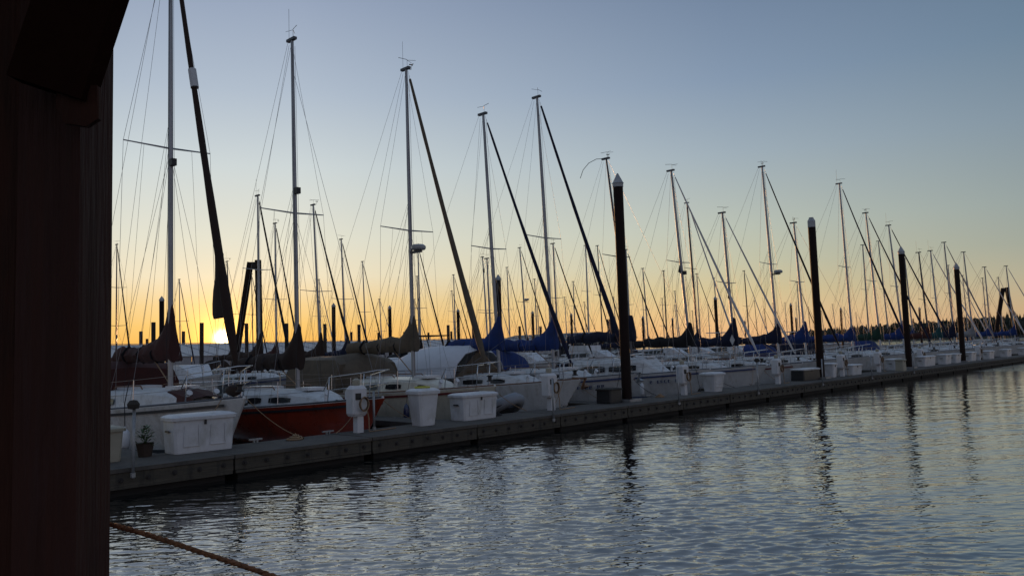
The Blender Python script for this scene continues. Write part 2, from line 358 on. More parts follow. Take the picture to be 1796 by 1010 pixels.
# ------------------------------------------------------------------ docks
def dock(label, t0, t1, n0, n1, detail):
    root = thing('dock', label, 'dock', (t0, n0, 0))
    L = 3.0; K = int((t1-t0)/L); w = n1-n0
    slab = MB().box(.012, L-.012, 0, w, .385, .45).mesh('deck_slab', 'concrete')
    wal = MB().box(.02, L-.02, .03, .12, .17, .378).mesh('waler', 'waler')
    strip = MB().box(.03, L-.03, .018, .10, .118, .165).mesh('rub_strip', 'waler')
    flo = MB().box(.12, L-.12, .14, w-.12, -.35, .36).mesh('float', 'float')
    bm_ = MB()
    bm_.loft([[(math.cos(2*PI*k/8)*r, y, math.sin(2*PI*k/8)*r) for k in range(8)] for r, y in ((.045,.028),(.045,.016),(.022,.014),(.020,-.012))])
    bol = bm_.mesh('bolt', 'bolt')
    rest = MB()
    for i in range(K):
        x = i*L
        inst('deck_slab', slab, root, (x, 0, rnd.uniform(-.004,.004)))
        inst('waler', wal, root, (x, rnd.uniform(-.006,.006), rnd.uniform(-.006,.006)))
        inst('waler', wal, root, (x+L, w, 0), PI)
        if detail: inst('rub_strip', strip, root, (x, 0, 0))
        inst('float', flo, root, (x, 0, 0))
        if detail:
            for k in range(7):
                bx_ = x+.2+k*.433
                z = .27+rnd.uniform(-.012,.012)
                if bx_ < 46: inst('bolt', bol, root, (bx_, 0, z))
                else: rest.box(bx_-.03, bx_+.03, -.012, .028, z-.03, z+.03)
    if detail:
        tag(rest.build('far_bolt', 'bolt', root), kind='stuff')
    return root, slab, wal, flo
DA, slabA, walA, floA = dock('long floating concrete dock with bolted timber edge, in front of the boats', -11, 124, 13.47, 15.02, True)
DB_, *_ = dock('second floating dock, running behind the first row of sailboats', 2, 205, 42.9, 44.6, False)
DC_, *_ = dock('third floating dock, farthest out, in front of the long pale roof', 4, 214, 70.6, 72.2, False)
fing = MB().box(-.45, .45, 0, 8.2, .30, .43).mesh('finger_deck', 'concrete')
ffl = MB().box(-.35, .35, .1, 8.1, -.35, .29).mesh('finger_float', 'float')
for root, ts, w, back in ((DA, [5.9, 13.2, 20.0, 27.9, 36.9, 45.7, 56.4, 61.9, 72, 81, 91], 1.55, 1), (DB_, [18.2,31,41,51,61,70,80,92,104,118,132,148], 1.7, 1), (DB_, [18.2,27.5,40.5,48.8,58,68,78,90,104], 1.7, 0), (DC_, [20,30,44,57,70,84,100,120,150], 1.6, 0)):
    for t in ts:
        loc = (t-root.location.x, w+.01, 0) if back else (t-root.location.x, -.01, 0)
        inst('finger_deck', fing, root, loc, 0 if back else PI); inst('finger_float', ffl, root, loc, 0 if back else PI)

# ------------------------------------------------------------------ pilings
def piling(label, t, n, top, r, cap, group, k=0):
    root = thing('piling', label, 'piling', (t, n, 0), rnd.uniform(0,6), group)
    lean = Vector((rnd.uniform(-.006,.006), rnd.uniform(-.006,.006), 1))
    ct = top-(.42 if cap else 0)
    MB().tube([(lean.x*z, lean.y*z, z) for z in (-1.5, 0, 1.2, 3, ct)], r, 16 if r*1400/math.hypot(t, n) > 5 else 8).build('shaft', 'pile' if cap else 'stub', root, smooth=True, auto=40)
    if cap:
        x, y = lean.x*ct, lean.y*ct; m = MB()
        if cap == 1: m.lathe([(r+.012,ct-.02),(r+.014,ct+.09),(r+.03,ct+.10),(r+.01,ct+.13),(.02,ct+.42)], x, y, 16)
        else: m.lathe([(r+.012,ct-.02),(r+.014,ct+.26),(r-.05,ct+.36),(r-.06,ct+.42)], x, y, 8)
        m.build('cap', 'cap', root)
    return root
g = 'tall pilings that hold the front dock'
PIL = [('tallest dark piling with a pointed pale cap, standing in front of the fifth sailboat', 20.33, 14.45, 7.56, .155, 1),
       ('dark piling with a flat eight-sided pale cap, second of the tall front pilings', 35.0, 14.45, 7.62, .165, 2),
       ('third of the tall front dock pilings, pale cone cap, near the green sail cover', 46.9, 14.45, 7.2, .165, 1),
       ('fourth and rightmost of the tall front dock pilings, pale cone cap', 57.6, 14.45, 6.9, .165, 1)]
for lb, t, n, top, r, cp in PIL:
    p = piling(lb, t, n, top, r, cp, g)
    m = MB(); m.bar((-.3,-.3,.50),(.3,-.3,.50),.06,.08); m.bar((-.3,.3,.50),(.3,.3,.50),.06,.08); m.bar((-.3,-.3,.5),(-.3,.3,.5),.06,.08); m.bar((.3,-.3,.5),(.3,.3,.5),.06,.08)
    p.rotation_euler = (0,0,0); m.build('pile_hoop', 'galv', p)
g = 'capped pilings farther back in the marina'
CP = [(28.8,68,'just left of the leftmost sailboat mast, above its maroon sail cover'),(47.8,70.8,'midway between the red boat\'s mast and the tan sail cover'),(56.2,72.1,'just left of the mast with the tan sail cover'),
 (69.5,75.1,'between the tan-cover mast and the slanting tan furled sail'),(41.1,40.1,'thick one just right of the mast with the white cockpit tent'),(85.2,76.4,'just left of the mast with the long blue furled sail'),
 (97.9,79.6,'left of the grey-green shed'),(123.6,83.6,'first one right of the tallest front piling'),(139.8,87.4,'second one right of the tallest front piling'),(83.1,46.1,'thick one left of the diamond-marked navy sail cover'),
 (184.6,94.6,'left of the twin-antenna mast over the low treeline'),(110.5,49.4,'left of the flat-capped front piling, the taller of a pair'),(178.4,78.7,'left of the flat-capped front piling, the lower of a pair'),
 (137.3,52.6,'right of the flat-capped front piling, in front of the wood'),(155.5,45.5,'between the third and fourth tall front pilings'),(209.5,44.8,'beside the right-hand timber A-frame')]
for t, n, w in CP: piling('distant capped piling '+w, t, n, 7.6, .20 if n > 60 else .19, 1, g)
g = 'short plain pilings behind and before the long pale roof'
ST = [(42.4,106.5,'behind the pale roof, far left, between maroon cover and thin mast'),(57.7,142.4,'tiny one behind the pale roof at far left'),(33.6,81.3,'left of the leftmost capped distant piling'),(48.3,107.2,'behind the roof, right of the leftmost mast'),
 (39,82.2,'just left of the sun'),(44.7,83.2,'between the legs of the left timber A-frame'),(49.5,82.9,'beside the brown sail cover of the red boat'),(55.5,84.1,'first one right of the red boat\'s mast'),
 (105.7,159.6,'tiny one right of the red boat\'s mast'),(80.2,113.6,'behind the roof between two thin masts'),(61.6,85.5,'second tall stub right of the red boat\'s mast'),(89,117.6,'behind the roof with a leaning stay beside it'),
 (93.2,115.4,'behind the roof, left of the mast with the radar dome'),(102.6,119.6,'behind the roof, right of the radar dome'),(78.2,86.7,'over the white cockpit tent, left one'),(103.5,113.9,'over the white cockpit tent, lower thin one'),
 (85.1,88.6,'over the blue sail cover beside the tent'),(97.7,90.6,'over the second blue sail cover'),(103,90.6,'just left of the grey-green shed'),(91.7,67.8,'thick one in front of the grey-green shed, beside the tallest piling')]
for t, n, w in ST: piling('short plain piling '+w, t, n, 6.0, .22, 0, g)
# pilings of two leaning timbers
for lb, cx, cy, top, la, lc, r in (('leaning timber A-frame piling group against the sunset, just right of the sun', 23.3, 42.9, 7.7, (-.95,.95), (.1,-.1), .19), ('leaning timber A-frame piling group at the far right end of the boats', 109.3, 22.6, 7.6, (-2.6,1.2), (1.3,-.7), .24)):
    root = thing('dolphin', lb, 'piling group', (cx, cy, 0))
    MB().tube([(la[0],la[1],-1),(0,0,top)], r, 10).build('leaning_pile', 'pile', root, smooth=True, auto=40)
    MB().tube([(lc[0]+.3,lc[1]-.3,-1),(.32,-.3,top+.12)], r, 10).build('upright_pile', 'pile', root, smooth=True, auto=40)
    MB().bar((-.02,.02,top-.2),(.34,-.32,top-.2),.30,.40).build('cross_beam', 'dark', root)

# ------------------------------------------------------------------ buildings behind
root = thing('covered_moorage', 'long low boathouse with a pale metal roof behind the masts', 'boathouse', (8, 88, 0))
Lr = 101; npan = 34
pan = MB()
dx = Lr/npan
a0 = (0, 0, 2.55); 
pan.box(.03, dx-.03, 0, .01, 2.45, 2.50)
pm = MB(); pm.loft([[(.02,0,2.5),(dx-.05,0,2.5),(dx-.05,0,2.56),(.02,0,2.56)],[(.02,10,4.06),(dx-.05,10,4.06),(dx-.05,10,4.12),(.02,10,4.12)]])
pm.loft([[(dx-.05,0,2.5),(dx-.005,0,2.5),(dx-.005,0,2.62),(dx-.05,0,2.62)],[(dx-.05,10,4.06),(dx-.005,10,4.06),(dx-.005,10,4.18),(dx-.05,10,4.18)]])
pmesh = pm.mesh('roof_panel', 'roof')
wp = MB().box(.03, dx-.03, .12, .2, 1.35, 2.48).mesh('wall_panel', 'roof')
post = MB().box(-.08,.08,.25,.41,0,1.34).mesh('post','dark')
for i in range(npan):
    inst('roof_panel', pmesh, root, (i*dx, 0, 0)); inst('roof_panel', pmesh, root, ((i+1)*dx, 20.02, 0), PI)
    inst('wall_panel', wp, root, (i*dx, 0, 0)); inst('post', post, root, (i*dx, 0, 0))
MB().box(0, Lr, 6, 6.2, 0, 1.9).build('back_wall', 'dark', root)
MB().bar((0,10,4.2),(Lr,10,4.2),.35,.06).build('ridge_cap','roof',root)
root = thing('shed', 'grey-green gabled boathouse shed behind the tallest piling', 'shed', (121.5, 100, 0), .0)
m = MB(); rr = [[(0,y,0),(0,y,3.5),(9,y,5.1),(23,y,3.9),(23,y,0)] for y in (0, 22)]; m.loft(rr); m.build('wall', 'shed', root)
sid = MB()
for (xa, za), (xb, zb) in (((-.4,3.46),(9,5.14)),((9,5.14),(23.5,3.87))):
    MB().loft([[(xa,y,za),(xb,y,zb),(xb,y,zb+.12),(xa,y,za+.12)] for y in (-.5, 22.5)]).build('roof', 'shedroof', root)
for k in range(3): MB().box(2.5+k*6.6, 7.3+k*6.6, -.08, -.01, .3, 2.9).build('door', 'dark', root)
for k in range(23): MB().box(.05+k, .11+k, -.04, -.003, .3, 3.5 if k < 1 else min(3.5+k*.17, 5.0-(k-9)*.086 if k > 9 else 9)).build('batten', 'shedroof', root)
# ------------------------------------------------------------------ sailboats
def aim(xpx): return 0
class Hull:
    def __init__(s, J, L, B, fb, fa, trans=.68):
        s.J, s.L, s.B, s.fb, s.fa, s.tr = J, L, B, fb, fa, trans
    def u(s, x): return (x-(s.J-s.L))/s.L
    def hb(s, x):
        u = min(1, max(0, s.u(x)))
        if u < .42: return s.B/2*(s.tr+(1-s.tr)*math.sin(PI/2*u/.42))
        return max(.02, s.B/2*max(0, math.cos((u-.42)/.58*PI/2))**.82)
    def zs(s, x):
        u = s.u(x); return s.fa+(s.fb-s.fa)*max(0, (u-.25)/.75)**1.7+.05*max(0,(.25-u)/.25)
def hull_mesh(h, mats, stripe_w=.05, boot=True):
    NS, NV = 18, 9; rings = []
    for i in range(NS+1):
        u = i/NS; u = u**.85; x0 = h.J-h.L+u*h.L; hb = h.hb(x0); zs = h.zs(x0); side = []
        for j in range(NV+1):
            v = j/NV; z = lerp(zs, -.28, v**1.15)
            y = hb*(1-.16*v-.30*v**3)*(1-.5*v*max(0, u-.6)/.4)
            x = x0-1.15*(v**1.1)*u**5+.18*(1-v)*0-(.30*(v))*(1-u)**8*-1
            side.append((x, y, z))
        rings.append([(x,y,z) for x,y,z in side]+[(x,-y,z) for x,y,z in reversed(side)])
    m = MB()
    def mf(i, k):
        if k == NV: return 3
        if k > 2*NV: return 0
        j = k if k < NV else 2*NV-k
        if j == 0: return 1
        if j >= NV-2: return 3
        if j == NV-3: return 2
        return 0
    m.loft(rings, mfun=mf, caps=True)
    return m.mesh('hull', mats, smooth=True)
def boat_hull(root, h, o):
    me = hull_mesh(h, [o['hull'], o.get('sheer', o['hull']), o.get('boot', 'stripe_b'), o.get('bot', 'bottom')])
    hb = bpy.data.objects.new('hull', me); C.objects.link(hb); hb.parent = root; me.set_sharp_from_angle(angle=math.radians(38))
    m = MB(); rings = []
    for i in range(15):
        x = h.J-h.L+.02+(h.L-.06)*i/14; b = h.hb(x)-.015; z = h.zs(x)
        rings.append([(x,-b,z-.02),(x,-b,z+.012),(x,-b*.5,z+.045),(x,0,z+.055),(x,b*.5,z+.045),(x,b,z+.012),(x,b,z-.02)])
    m.loft(rings, closed=True).build('deck', 'deck', root)
    for s in (-1, 1):
        pts = [(x, s*(h.hb(x)-.03), h.zs(x)+.03) for x in [h.J-h.L+.05+(h.L-.12)*i/16 for i in range(17)]]
        MB().tube(pts, .022, 4).build('toe_rail', o.get('rail', 'alu_d'), root)
def cab_prof(o): return o.get('cab', [(1.75,.02,.30),(1.25,.20,.48),(.6,.33,.60),(-.3,.38,.66),(-2.3,.42,.66)])
def boat_cabin(root, h, o, lod):
    st = cab_prof(o); m = MB(); rings = []
    for x, ch, wf in st:
        b = h.hb(min(x, .9*h.J))*wf; z = h.zs(x); rings.append([(x,-b,z),(x-.02,-b*.93,z+ch*.8),(x-.02,-b*.8,z+ch),(x-.02,0,z+ch+.05),(x-.02,b*.8,z+ch),(x-.02,b*.93,z+ch*.8),(x,b,z)])
    m.loft(rings, closed=False, caps=False)
    m.add(rings[-1], [tuple(range(7))]); m.build('cabin', o.get('cabc', 'deck'), root)
    def side(x, f):
        ch = table([(a, b) for a, b, c in reversed(st)], x); wf = table([(a, c) for a, b, c in reversed(st)], x)
        b = h.hb(x)*wf; z = h.zs(x); return b*lerp(1.0, .93, f/.8)+.006, z+ch*f
    wins = o.get('wins', [(.75,.15),(-.15,-.95),(-1.2,-2.0)])
    for s in ((-1, 1) if lod == 0 else (-1,)):
        for xa, xb in wins:
            if xa < xb: xa, xb = xb, xa
            pts = []
            for k in range(10):
                a = 2*PI*k/10; cx, hw = (xa+xb)/2, (xa-xb)/2
                x = cx+hw*max(-1, min(1, 1.25*math.cos(a))); f = .46+.2*max(-1, min(1, 1.3*math.sin(a)))
                y, z = side(x, f); pts.append((x, s*y, z))
            w = MB().loft([[(x, y+s*.004, z) for x,y,z in pts], [(x, y+s*.016, z) for x,y,z in pts]]); w.build('window', 'glass', root)
    zt = lambda x: h.zs(x)+table([(a, b) for a, b, c in reversed(st)], x)+.045
    if lod == 0:
        hm = MB().box(.35,.9,-.27,.27, zt(.6)-.02, zt(.6)+.055).build('hatch', 'fibre', root)
        MB().box(-2.3,-1.3,-.36,.36, zt(-1.8)-.01, zt(-1.8)+.07).build('companion_hatch', 'fibre', root)
        for s in (-1, 1):
            MB().tube([(-.2,s*.55,zt(-.2)),(-.3,s*.55,zt(-.3)+.07),(-1.0,s*.56,zt(-1)+.07),(-1.7,s*.57,zt(-1.7)+.07),(-1.8,s*.57,zt(-1.8))], .016, 5).build('grab_rail', 'teak', root)
    # cockpit coamings and stern seat
    x1 = st[-1][0]; x0 = h.J-h.L+.15
    for s in (-1, 1):
        m = MB(); rings = []
        for i in range(5):
            x = lerp(x0, x1, i/4); b = h.hb(x)*.72; z = h.zs(x); hh = .22
            rings.append([(x,s*b,z),(x,s*(b-.05),z+hh),(x,s*(b-.22),z+hh),(x,s*(b-.25),z)])
        m.loft(rings).build('coaming', 'deck', root)
        if lod == 0 and s in (-1,):
            MB().lathe([(.07,0),(.07,.05),(.05,.07),(.06,.13),(.0,.135)], 0, 0, 10).build('winch', 'steel', root, loc=(x1-.5, s*h.hb(x1)*.66, h.zs(x1)+.22))
    return zt
def cover(root, o, z0, len_, seed, up=1.15):
    rn = random.Random(seed); cc = o['cover']; rings = []
    st = [(.19,up*.22,.10),(.17,up*.52,.13),(.13,up*.80,.11),(.115,up*.93,.09),(.09,up*.98,.09),(-.085,up*1.0,.10),(-.12,up*.88,.11),(-.17,up*.73,.13),(-.27,up*.60,.16),(-.42,up*.47,.18),(-.62,up*.38,.19),(-.95,.34,.19),(-1.4,.31,.18),(-1.95,.29,.16),(-2.5,.27,.14),(-len_*.93,.24,.11),(-len_,.19,.08)]
    if o.get('lowfront'): st[0] = (.22, up*.5, .1)
    fine = []
    for (xa, ha, wa), (xb, hb_, wb) in zip(st, st[1:]):
        k = max(1, round((xa-xb)/.11)); fine += [(lerp(xa,xb,q/k), lerp(ha,hb_,q/k), lerp(wa,wb,q/k)) for q in range(k)]
    fine.append(st[-1]); ties = [-.62, -1.25, -1.9, -2.5]; ph = [rn.uniform(0, 6) for _ in range(6)]
    for x, hh, w in fine:
        pinch = 1-.17*max(math.exp(-((x-q)/.09)**2) for q in ties)
        j = lambda a: rn.uniform(-a, a); hh *= (1+j(.03)); hh = hh*(.4+.6*pinch) if x < -.4 else hh; w *= pinch
        dip = (.035*math.sin(x*3.1+ph[0])+.02*math.sin(x*8+ph[1])) if x < -.4 else 0; fold = lambda q: 1+.13*math.sin(x*11+ph[q])+j(.06)
        rings.append([(x,0,z0-.12+j(.012)-.02*math.sin(x*5+ph[2])),(x,w*.55,z0-.08+j(.01)),(x,w*fold(3),z0+hh*.22),(x,w*.72*fold(4),z0+hh*.6+dip),(x,w*.3,z0+hh*.92+dip),(x,0,z0+hh+dip),(x,-w*.3,z0+hh*.92+dip),(x,-w*.72*fold(5),z0+hh*.6+dip),(x,-w*fold(2),z0+hh*.22),(x,-w*.55,z0-.08+j(.01))])
    ob = MB().loft(rings).build('sail_cover', cc, root, smooth=True, auto=50)
    return ob
def boat(label, t, n, H, rake=.12, L=8.6, B=2.75, J=3.45, lod=0, name='sailboat', cat='sailboat', group=None, dt=0, **o):
    o.setdefault('hull', 'white'); o.setdefault('cover', 'c_blue'); o.setdefault('boot', 'stripe_b')
    root = thing(name, label, cat, (t, n, 0), -PI/2+o.get('yaw', 0), group)
    h = Hull(J, L, B, o.get('fb', 1.22), o.get('fa', .86)); seed = int(t*13+n) % 97
    boat_hull(root, h, o)
    far = math.hypot(t, n)
    if 'band' in o:
        for s in (-1, 1):
            rings = []
            for i in range(15):
                x = h.J-h.L+.1+(h.L-.5)*i/14; z = h.zs(x); b = h.hb(x)
                rings.append([(x,s*(b*.985+.012),z-.13),(x,s*(b*.995+.012),z-.075),(x,s*(b*.995),z-.075),(x,s*(b*.985),z-.13)])
            MB().loft(rings).build('hull_stripe', o['band'], root)
    zt = boat_cabin(root, h, o, lod)
    zm = zt(0)-.03; mr = o.get('mr', .068)
    mp = lambda z: (-rake*(z-zm)/(H-zm), -dt*0, z)
    n_ = 10 if far < 60 else 6
    wr = .0045 if far < 35 else (.006 if far < 70 else .009)
    MB().tube([mp(lerp(zm, H, i/6)) for i in range(7)], [mr*1.0]*4+[mr*.93,mr*.82,mr*.7], n_, flat=.78).build('mast', o.get('mast', 'alu'), root, smooth=True, auto=50)
    top = Vector(mp(H))
    # masthead
    m = MB(); m.box(top.x-.22, top.x+.16, -.05, .05, H-.02, H+.05); 
    m.build('masthead', 'alu_d', root)
    if far < 75 and o.get('vane', 1):
        m = MB(); a = seed*.7
        m.tube([(top.x+.05,0,H),(top.x+.05,0,H+.28)], .006, 4)
        for s in (1, -1): m.tube([(top.x+.05,0,H+.26),(top.x+.05+.26*math.cos(a+s*.5),.26*math.sin(a+s*.5),H+.26)], .006, 4)
        m.tube([(top.x+.05,0,H+.28),(top.x+.05-.3*math.cos(a),-.3*math.sin(a),H+.28)], .008, 4)
        m.build('wind_vane', 'black', root)
        if o.get('whip', seed % 2): MB().tube([(top.x-.15,0,H),(top.x-.15,.0,H+.9)], .005, 4).build('antenna', 'black', root)
        if o.get('anem', seed % 3 == 0):
            m = MB(); m.tube([(top.x-.1,0,H+.03),(top.x-.15,.32,H+.1),(top.x-.15,.34,H+.26)], .008, 4)
            for k in range(3): m.tube([(top.x-.15,.34,H+.26),(top.x-.15+.08*math.cos(k*2.1),.34+.08*math.sin(k*2.1),H+.26)], .016, 4)
            m.build('anemometer', 'black', root)
    # spreaders
    sps = o.get('spr', [.5]); sl = o.get('sl', .95); ends = []
    for fr in sps:
        zz = fr if fr > 1.5 else zm+(H-zm)*fr
        px = mp(zz)[0]
        for s in (-1, 1):
            e = (px-.12, s*sl, zz+.06); ends.append((e, s, zz))
            MB().tube([(px, s*.03, zz), e], [.024,.015], 5).build('spreader', o.get('mast', 'alu'), root)
    # shrouds
    cb = h.hb(-.1)-.12; zc = h.zs(-.1)+.03
    for s in (-1, 1):
        e = [q for q in ends if q[1] == s]
        pts = [(top.x-.02, 0, H-.06)]+[q[0] for q in sorted(e, key=lambda q: -q[2])]+[(-.08, s*cb, zc)]
        MB().tube(pts, wr, 4).build('shroud', 'wire', root)
        z1 = min(q[2] for q in e)-.05; px = mp(z1)[0]
        MB().tube([(px,0,z1), (.55, s*(cb-.05), zc)], wr, 3).build('shroud', 'wire', root)
        if far < 60: MB().tube([(px,0,z1), (-.65, s*(cb-.02), zc)], wr, 3).build('shroud', 'wire', root)
    # forestay, backstay, halyard
    fr = o.get('frac', 1.0); zf = zm+(H-zm)*fr-.08; fa = Vector((mp(zf)[0]+.08, 0, zf)); fb_ = Vector((h.J-.22, 0, h.zs(h.J-.2)+.12))
    MB().tube([fa, fb_], wr*1.2, 4).build('forestay', 'wire', root)
    MB().tube([(top.x-.2,0,H), (h.J-h.L+.1,0,h.zs(h.J-h.L)+.1)], wr, 4).build('backstay', 'wire', root)
    if far < 60:
        MB().tube([(mp(H-.2)[0]+mr+.03, .02, H-.2), (mr+.04, .06, zm+.2)], wr*1.1, 3).build('halyard', 'wire', root)
    if o.get('furl'):
        fr_ = o.get('fr', .055); k = [(.03,.45),(.06,.6),(.3,.68),(.6,.95),(.85,1.25),(.93,1.15),(.955,.5)]
        pts = []; rs = []
        for i in range(15):
            u = .03+.925*i/14; p = fa.lerp(fb_, u)+Vector((-.05*math.sin(u*PI),0,0)); pts.append(p); rs.append(fr_*table(k, u)*(1+.06*math.sin(i*2.3+seed)))
        MB().tube(pts, rs, 8).build('furled_sail', o['furl'], root, smooth=True, auto=60)
        if o.get('clew'):
            rings = []
            for u, w in o['clew']:
                p = fa.lerp(fb_, u); rings.append([(p.x+.03,.05,p.z),(p.x-w*.5,.10,p.z),(p.x-w,.02,p.z-.02),(p.x-w,-.02,p.z-.02),(p.x-w*.5,-.10,p.z),(p.x+.03,-.05,p.z)])
            MB().loft(rings).build('sail_clew', o['furl'], root, smooth=True, auto=60)
        MB().lathe([(.03,-.02),(.09,-.02),(.09,.0),(.05,.02),(.05,.10),(.09,.12),(.09,.14),(.02,.14)], 0, 0, 10).build('furling_drum', 'black', root, loc=fb_+Vector((-.02,0,.04)))
    # boom and cover
    zb = zm+o.get('bz', .78); bl = o.get('bl', 3.35)
    if not o.get('noboom'):
        MB().tube([(-.08,0,zb),(-bl,0,zb+.05)], .05, 8).build('boom', 'alu', root)
        if o['cover']:
            cv = cover(root, o, zb+.02, bl*.98, seed, o.get('cup', .85+.45*((seed*37) % 11)/10))
            if lod == 0:
                for x in (-.7,-1.5,-2.4): MB().loft([[(x+d, y*1.04, z) for y, z in ((0,zb-.13),(.15,zb-.02),(.19,zb+.10),(.1,zb+.24),(0,zb+.34),(-.1,zb+.24),(-.19,zb+.12),(-.15,zb-.02))] for d in (-.012,.012)]).build('strap', 'c_black', cv)
        MB().tube([(-bl,0,zb+.05),(top.x-.15,0,H-.1)], wr, 3).build('topping_lift', 'wire', root)
        MB().tube([(-bl+.4,0,zb),(-bl+.1,0,h.zs(-bl)+.25)], .012, 4).build('mainsheet', 'rope_n', root)
        if lod == 0: MB().tube([(-.05,0,zm+.12),(-.9,0,zb-.04)], .016, 5).build('vang', 'rope_n', root)
    if far < 60 and o['cover'] and not o.get('noboom'):
        for s in (-1, 1):
            px = mp(H*.62)[0]
            for xb in ((-.9,-2.2) if lod == 0 else (-1.6,)): MB().tube([(px, s*.04, H*.62), (xb, s*.16, zb+.03)], wr*.9, 3).build('lazy_jack', 'rope_k', root)
            if lod == 0 and ends:
                e = [q for q in ends if q[1] == s][0][0]; MB().tube([(e[0], e[1]*.55, e[2]-.03), (-.3, s*(cb-.25), zc+.1)], wr*.8, 3).build('flag_halyard', 'rope_k', root)
    if lod == 0:
        MB().tube([(mp(H-.3)[0]+mr+.02, -.05, H-.3), (.35, -.25, zm+.05)], wr*1.1, 3).build('halyard', 'rope_k', root)
        for s in (-1, 1):
            x_ = h.J-1.9; m = MB(); m.tube([(x_,s*.30,h.zs(x_)+.04),(x_,s*.30,h.zs(x_)+.20),(x_+.07,s*.30,h.zs(x_)+.25)], [.045,.045,.07], 8); m.build('vent', 'fibre', root)
            m = MB(); m.box(h.J-.95,h.J-.75,s*.22-.015,s*.22+.015,h.zs(h.J-.8)+.07,h.zs(h.J-.8)+.09).box(h.J-.88,h.J-.82,s*.22-.012,s*.22+.012,h.zs(h.J-.8)+.02,h.zs(h.J-.8)+.07); m.build('cleat', 'steel', root)
        if seed % 2: MB().tube([(-1.9+.13*math.cos(q*.7), -(h.hb(-1.9)*.55)+.13*math.sin(q*.7), zt(-1.9)+.02+.004*q) for q in range(24)], .012, 4).build('coiled_sheet', 'rope_n', root)
    # rails
    if lod < 2:
        rr = .0125 if far < 45 else .016
        bx = h.J; zr = .60
        dz = lambda x: h.zs(x)
        yb = lambda x: h.hb(x)-.05
        top_r = [(bx-1.45,-yb(bx-1.45),dz(bx-1.45)+zr*.5),(bx-1.3,-yb(bx-1.3)*1.0,dz(bx-1.3)+zr),(bx-.5,-yb(bx-.5)-.02,dz(bx-.5)+zr+.02),(bx-.02,-.16,dz(bx)+zr+.04),(bx+.05,0,dz(bx)+zr+.04)]
        top_r += [(x,-y,z) for x,y,z in reversed(top_r[:-1])]
        m = MB().tube(top_r, rr, 6)
        mid = [(x+(-.03 if abs(y) < .2 else 0), y*.98, z-zr*.5) for x,y,z in top_r[1:-1]]; m.tube(mid, rr*.8, 5)
        for x in (bx-1.3, bx-.45):
            for s in (-1, 1): m.tube([(x-.08,s*yb(x),dz(x)),(x,s*yb(x),dz(x)+zr)], rr, 5)
        m.build('pulpit', 'steel', root, smooth=True)
        xs = [bx-1.45-1.35*k for k in range(1, 4)]; xe = bx-h.L+1.1
        for s in (-1, 1):
            for x in xs: MB().tube([(x,s*yb(x),dz(x)),(x,s*(yb(x)-.01),dz(x)+zr)], rr*.9, 5).build('stanchion', 'steel', root)
            line = [(x,s*(h.hb(x)-.06),dz(x)+zr) for x in [bx-1.3]+xs+[xe]]
            MB().tube(line, wr*1.1, 3).build('lifeline', 'wire', root)
            if lod == 0: MB().tube([(x,y,z-zr*.5) for x,y,z in line], wr*1.1, 3).build('lifeline', 'wire', root)
        xs_ = bx-h.L+.1; m = MB(); pr = [(xe,-yb(xe),dz(xe)+.05),(xe,-yb(xe),dz(xe)+zr),(xs_,-yb(xs_)*.92,dz(xs_)+zr),(xs_,yb(xs_)*.92,dz(xs_)+zr),(xe,yb(xe),dz(xe)+zr),(xe,yb(xe),dz(xe)+.05)]
        m.tube(pr, rr, 6)
        for s in (-1, 1): m.tube([(xs_,s*yb(xs_)*.92,dz(xs_)),(xs_,s*yb(xs_)*.92,dz(xs_)+zr)], rr, 5)
        m.build('stern_rail', 'steel', root)
    # options
    if o.get('dodger'):
        z0 = lambda x: h.zs(x)+.2; w = h.hb(-2.4)*.74; rings = []
        for x, zz, ww in ((-1.75,.30,.80),(-2.05,.86,.92),(-2.5,1.05,1.0),(-3.25,1.0,1.0)):
            a = [(x-.1*math.sin(PI*k/10), -w*ww*math.cos(PI*k/10), z0(x)+zz*math.sin(PI*k/10)**.45) for k in range(11)]
            rings.append(a+[(p[0], p[1]*.975, p[2]-.02) for p in reversed(a)])
        MB().loft(rings).build('spray_hood', o['dodger'], root, smooth=True, auto=60)
    if o.get('enclosure'):
        w = h.hb(-3.4)*.86; rings = []
        for x, zz in ((-2.2,.95),(-2.5,1.12),(-4.9,1.12),(-5.05,1.0)):
            z0 = h.zs(x); a = [(x,-w,z0+.02),(x,-w*.97,z0+.6),(x,-w*.86,z0+zz*.93),(x,-w*.4,z0+zz),(x,0,z0+zz+.03)]; a += [(p[0],-p[1],p[2]) for p in reversed(a[:-1])]; rings.append(a)
        MB().loft(rings).build('cockpit_enclosure', o['enclosure'], root, smooth=True, auto=40)
    if o.get('foredeck'):
        rings = []
        for x, b_, z_ in ((1.8,.34,.05),(1.5,.42,.13),(1.0,.46,.27),(.80,.46,.30),(.78,.46,.10)):
            z0 = h.zs(x); a = [(x,-b_,z0+.03),(x,-b_*.9,z0+z_*.85+.06),(x,0,z0+z_+.10),(x,b_*.9,z0+z_*.85+.06),(x,b_,z0+.03)]; rings.append(a)
        MB().loft(rings, closed=False, caps=False).build('hatch_cover', o['foredeck'], root)
    if o.get('tent'):
        rings = []; zt_ = zb+.16
        for k, (x, f, w) in enumerate(((-.9,0.82,1.05),(-1.2,.97,1.12),(-2.4,1,1.15),(-3.6,.93,1.1),(-4.4,.74,1.0),(-4.9,.42,.85))):
            z0 = h.zs(x)+.35; zz = lerp(z0, zt_, f)+.05*math.sin(k*3)
            a = [(x,-w-.12,z0),(x,-w*.98,lerp(z0,zz,.5)),(x,-w*.62,lerp(z0,zz,.86)),(x,-.05,zz),(x,.05,zz),(x,w*.62,lerp(z0,zz,.86)),(x,w*.98,lerp(z0,zz,.5)),(x,w+.12,z0)]
            rings.append(a+[(p[0],p[1]*.985,p[2]-.015) for p in reversed(a)])
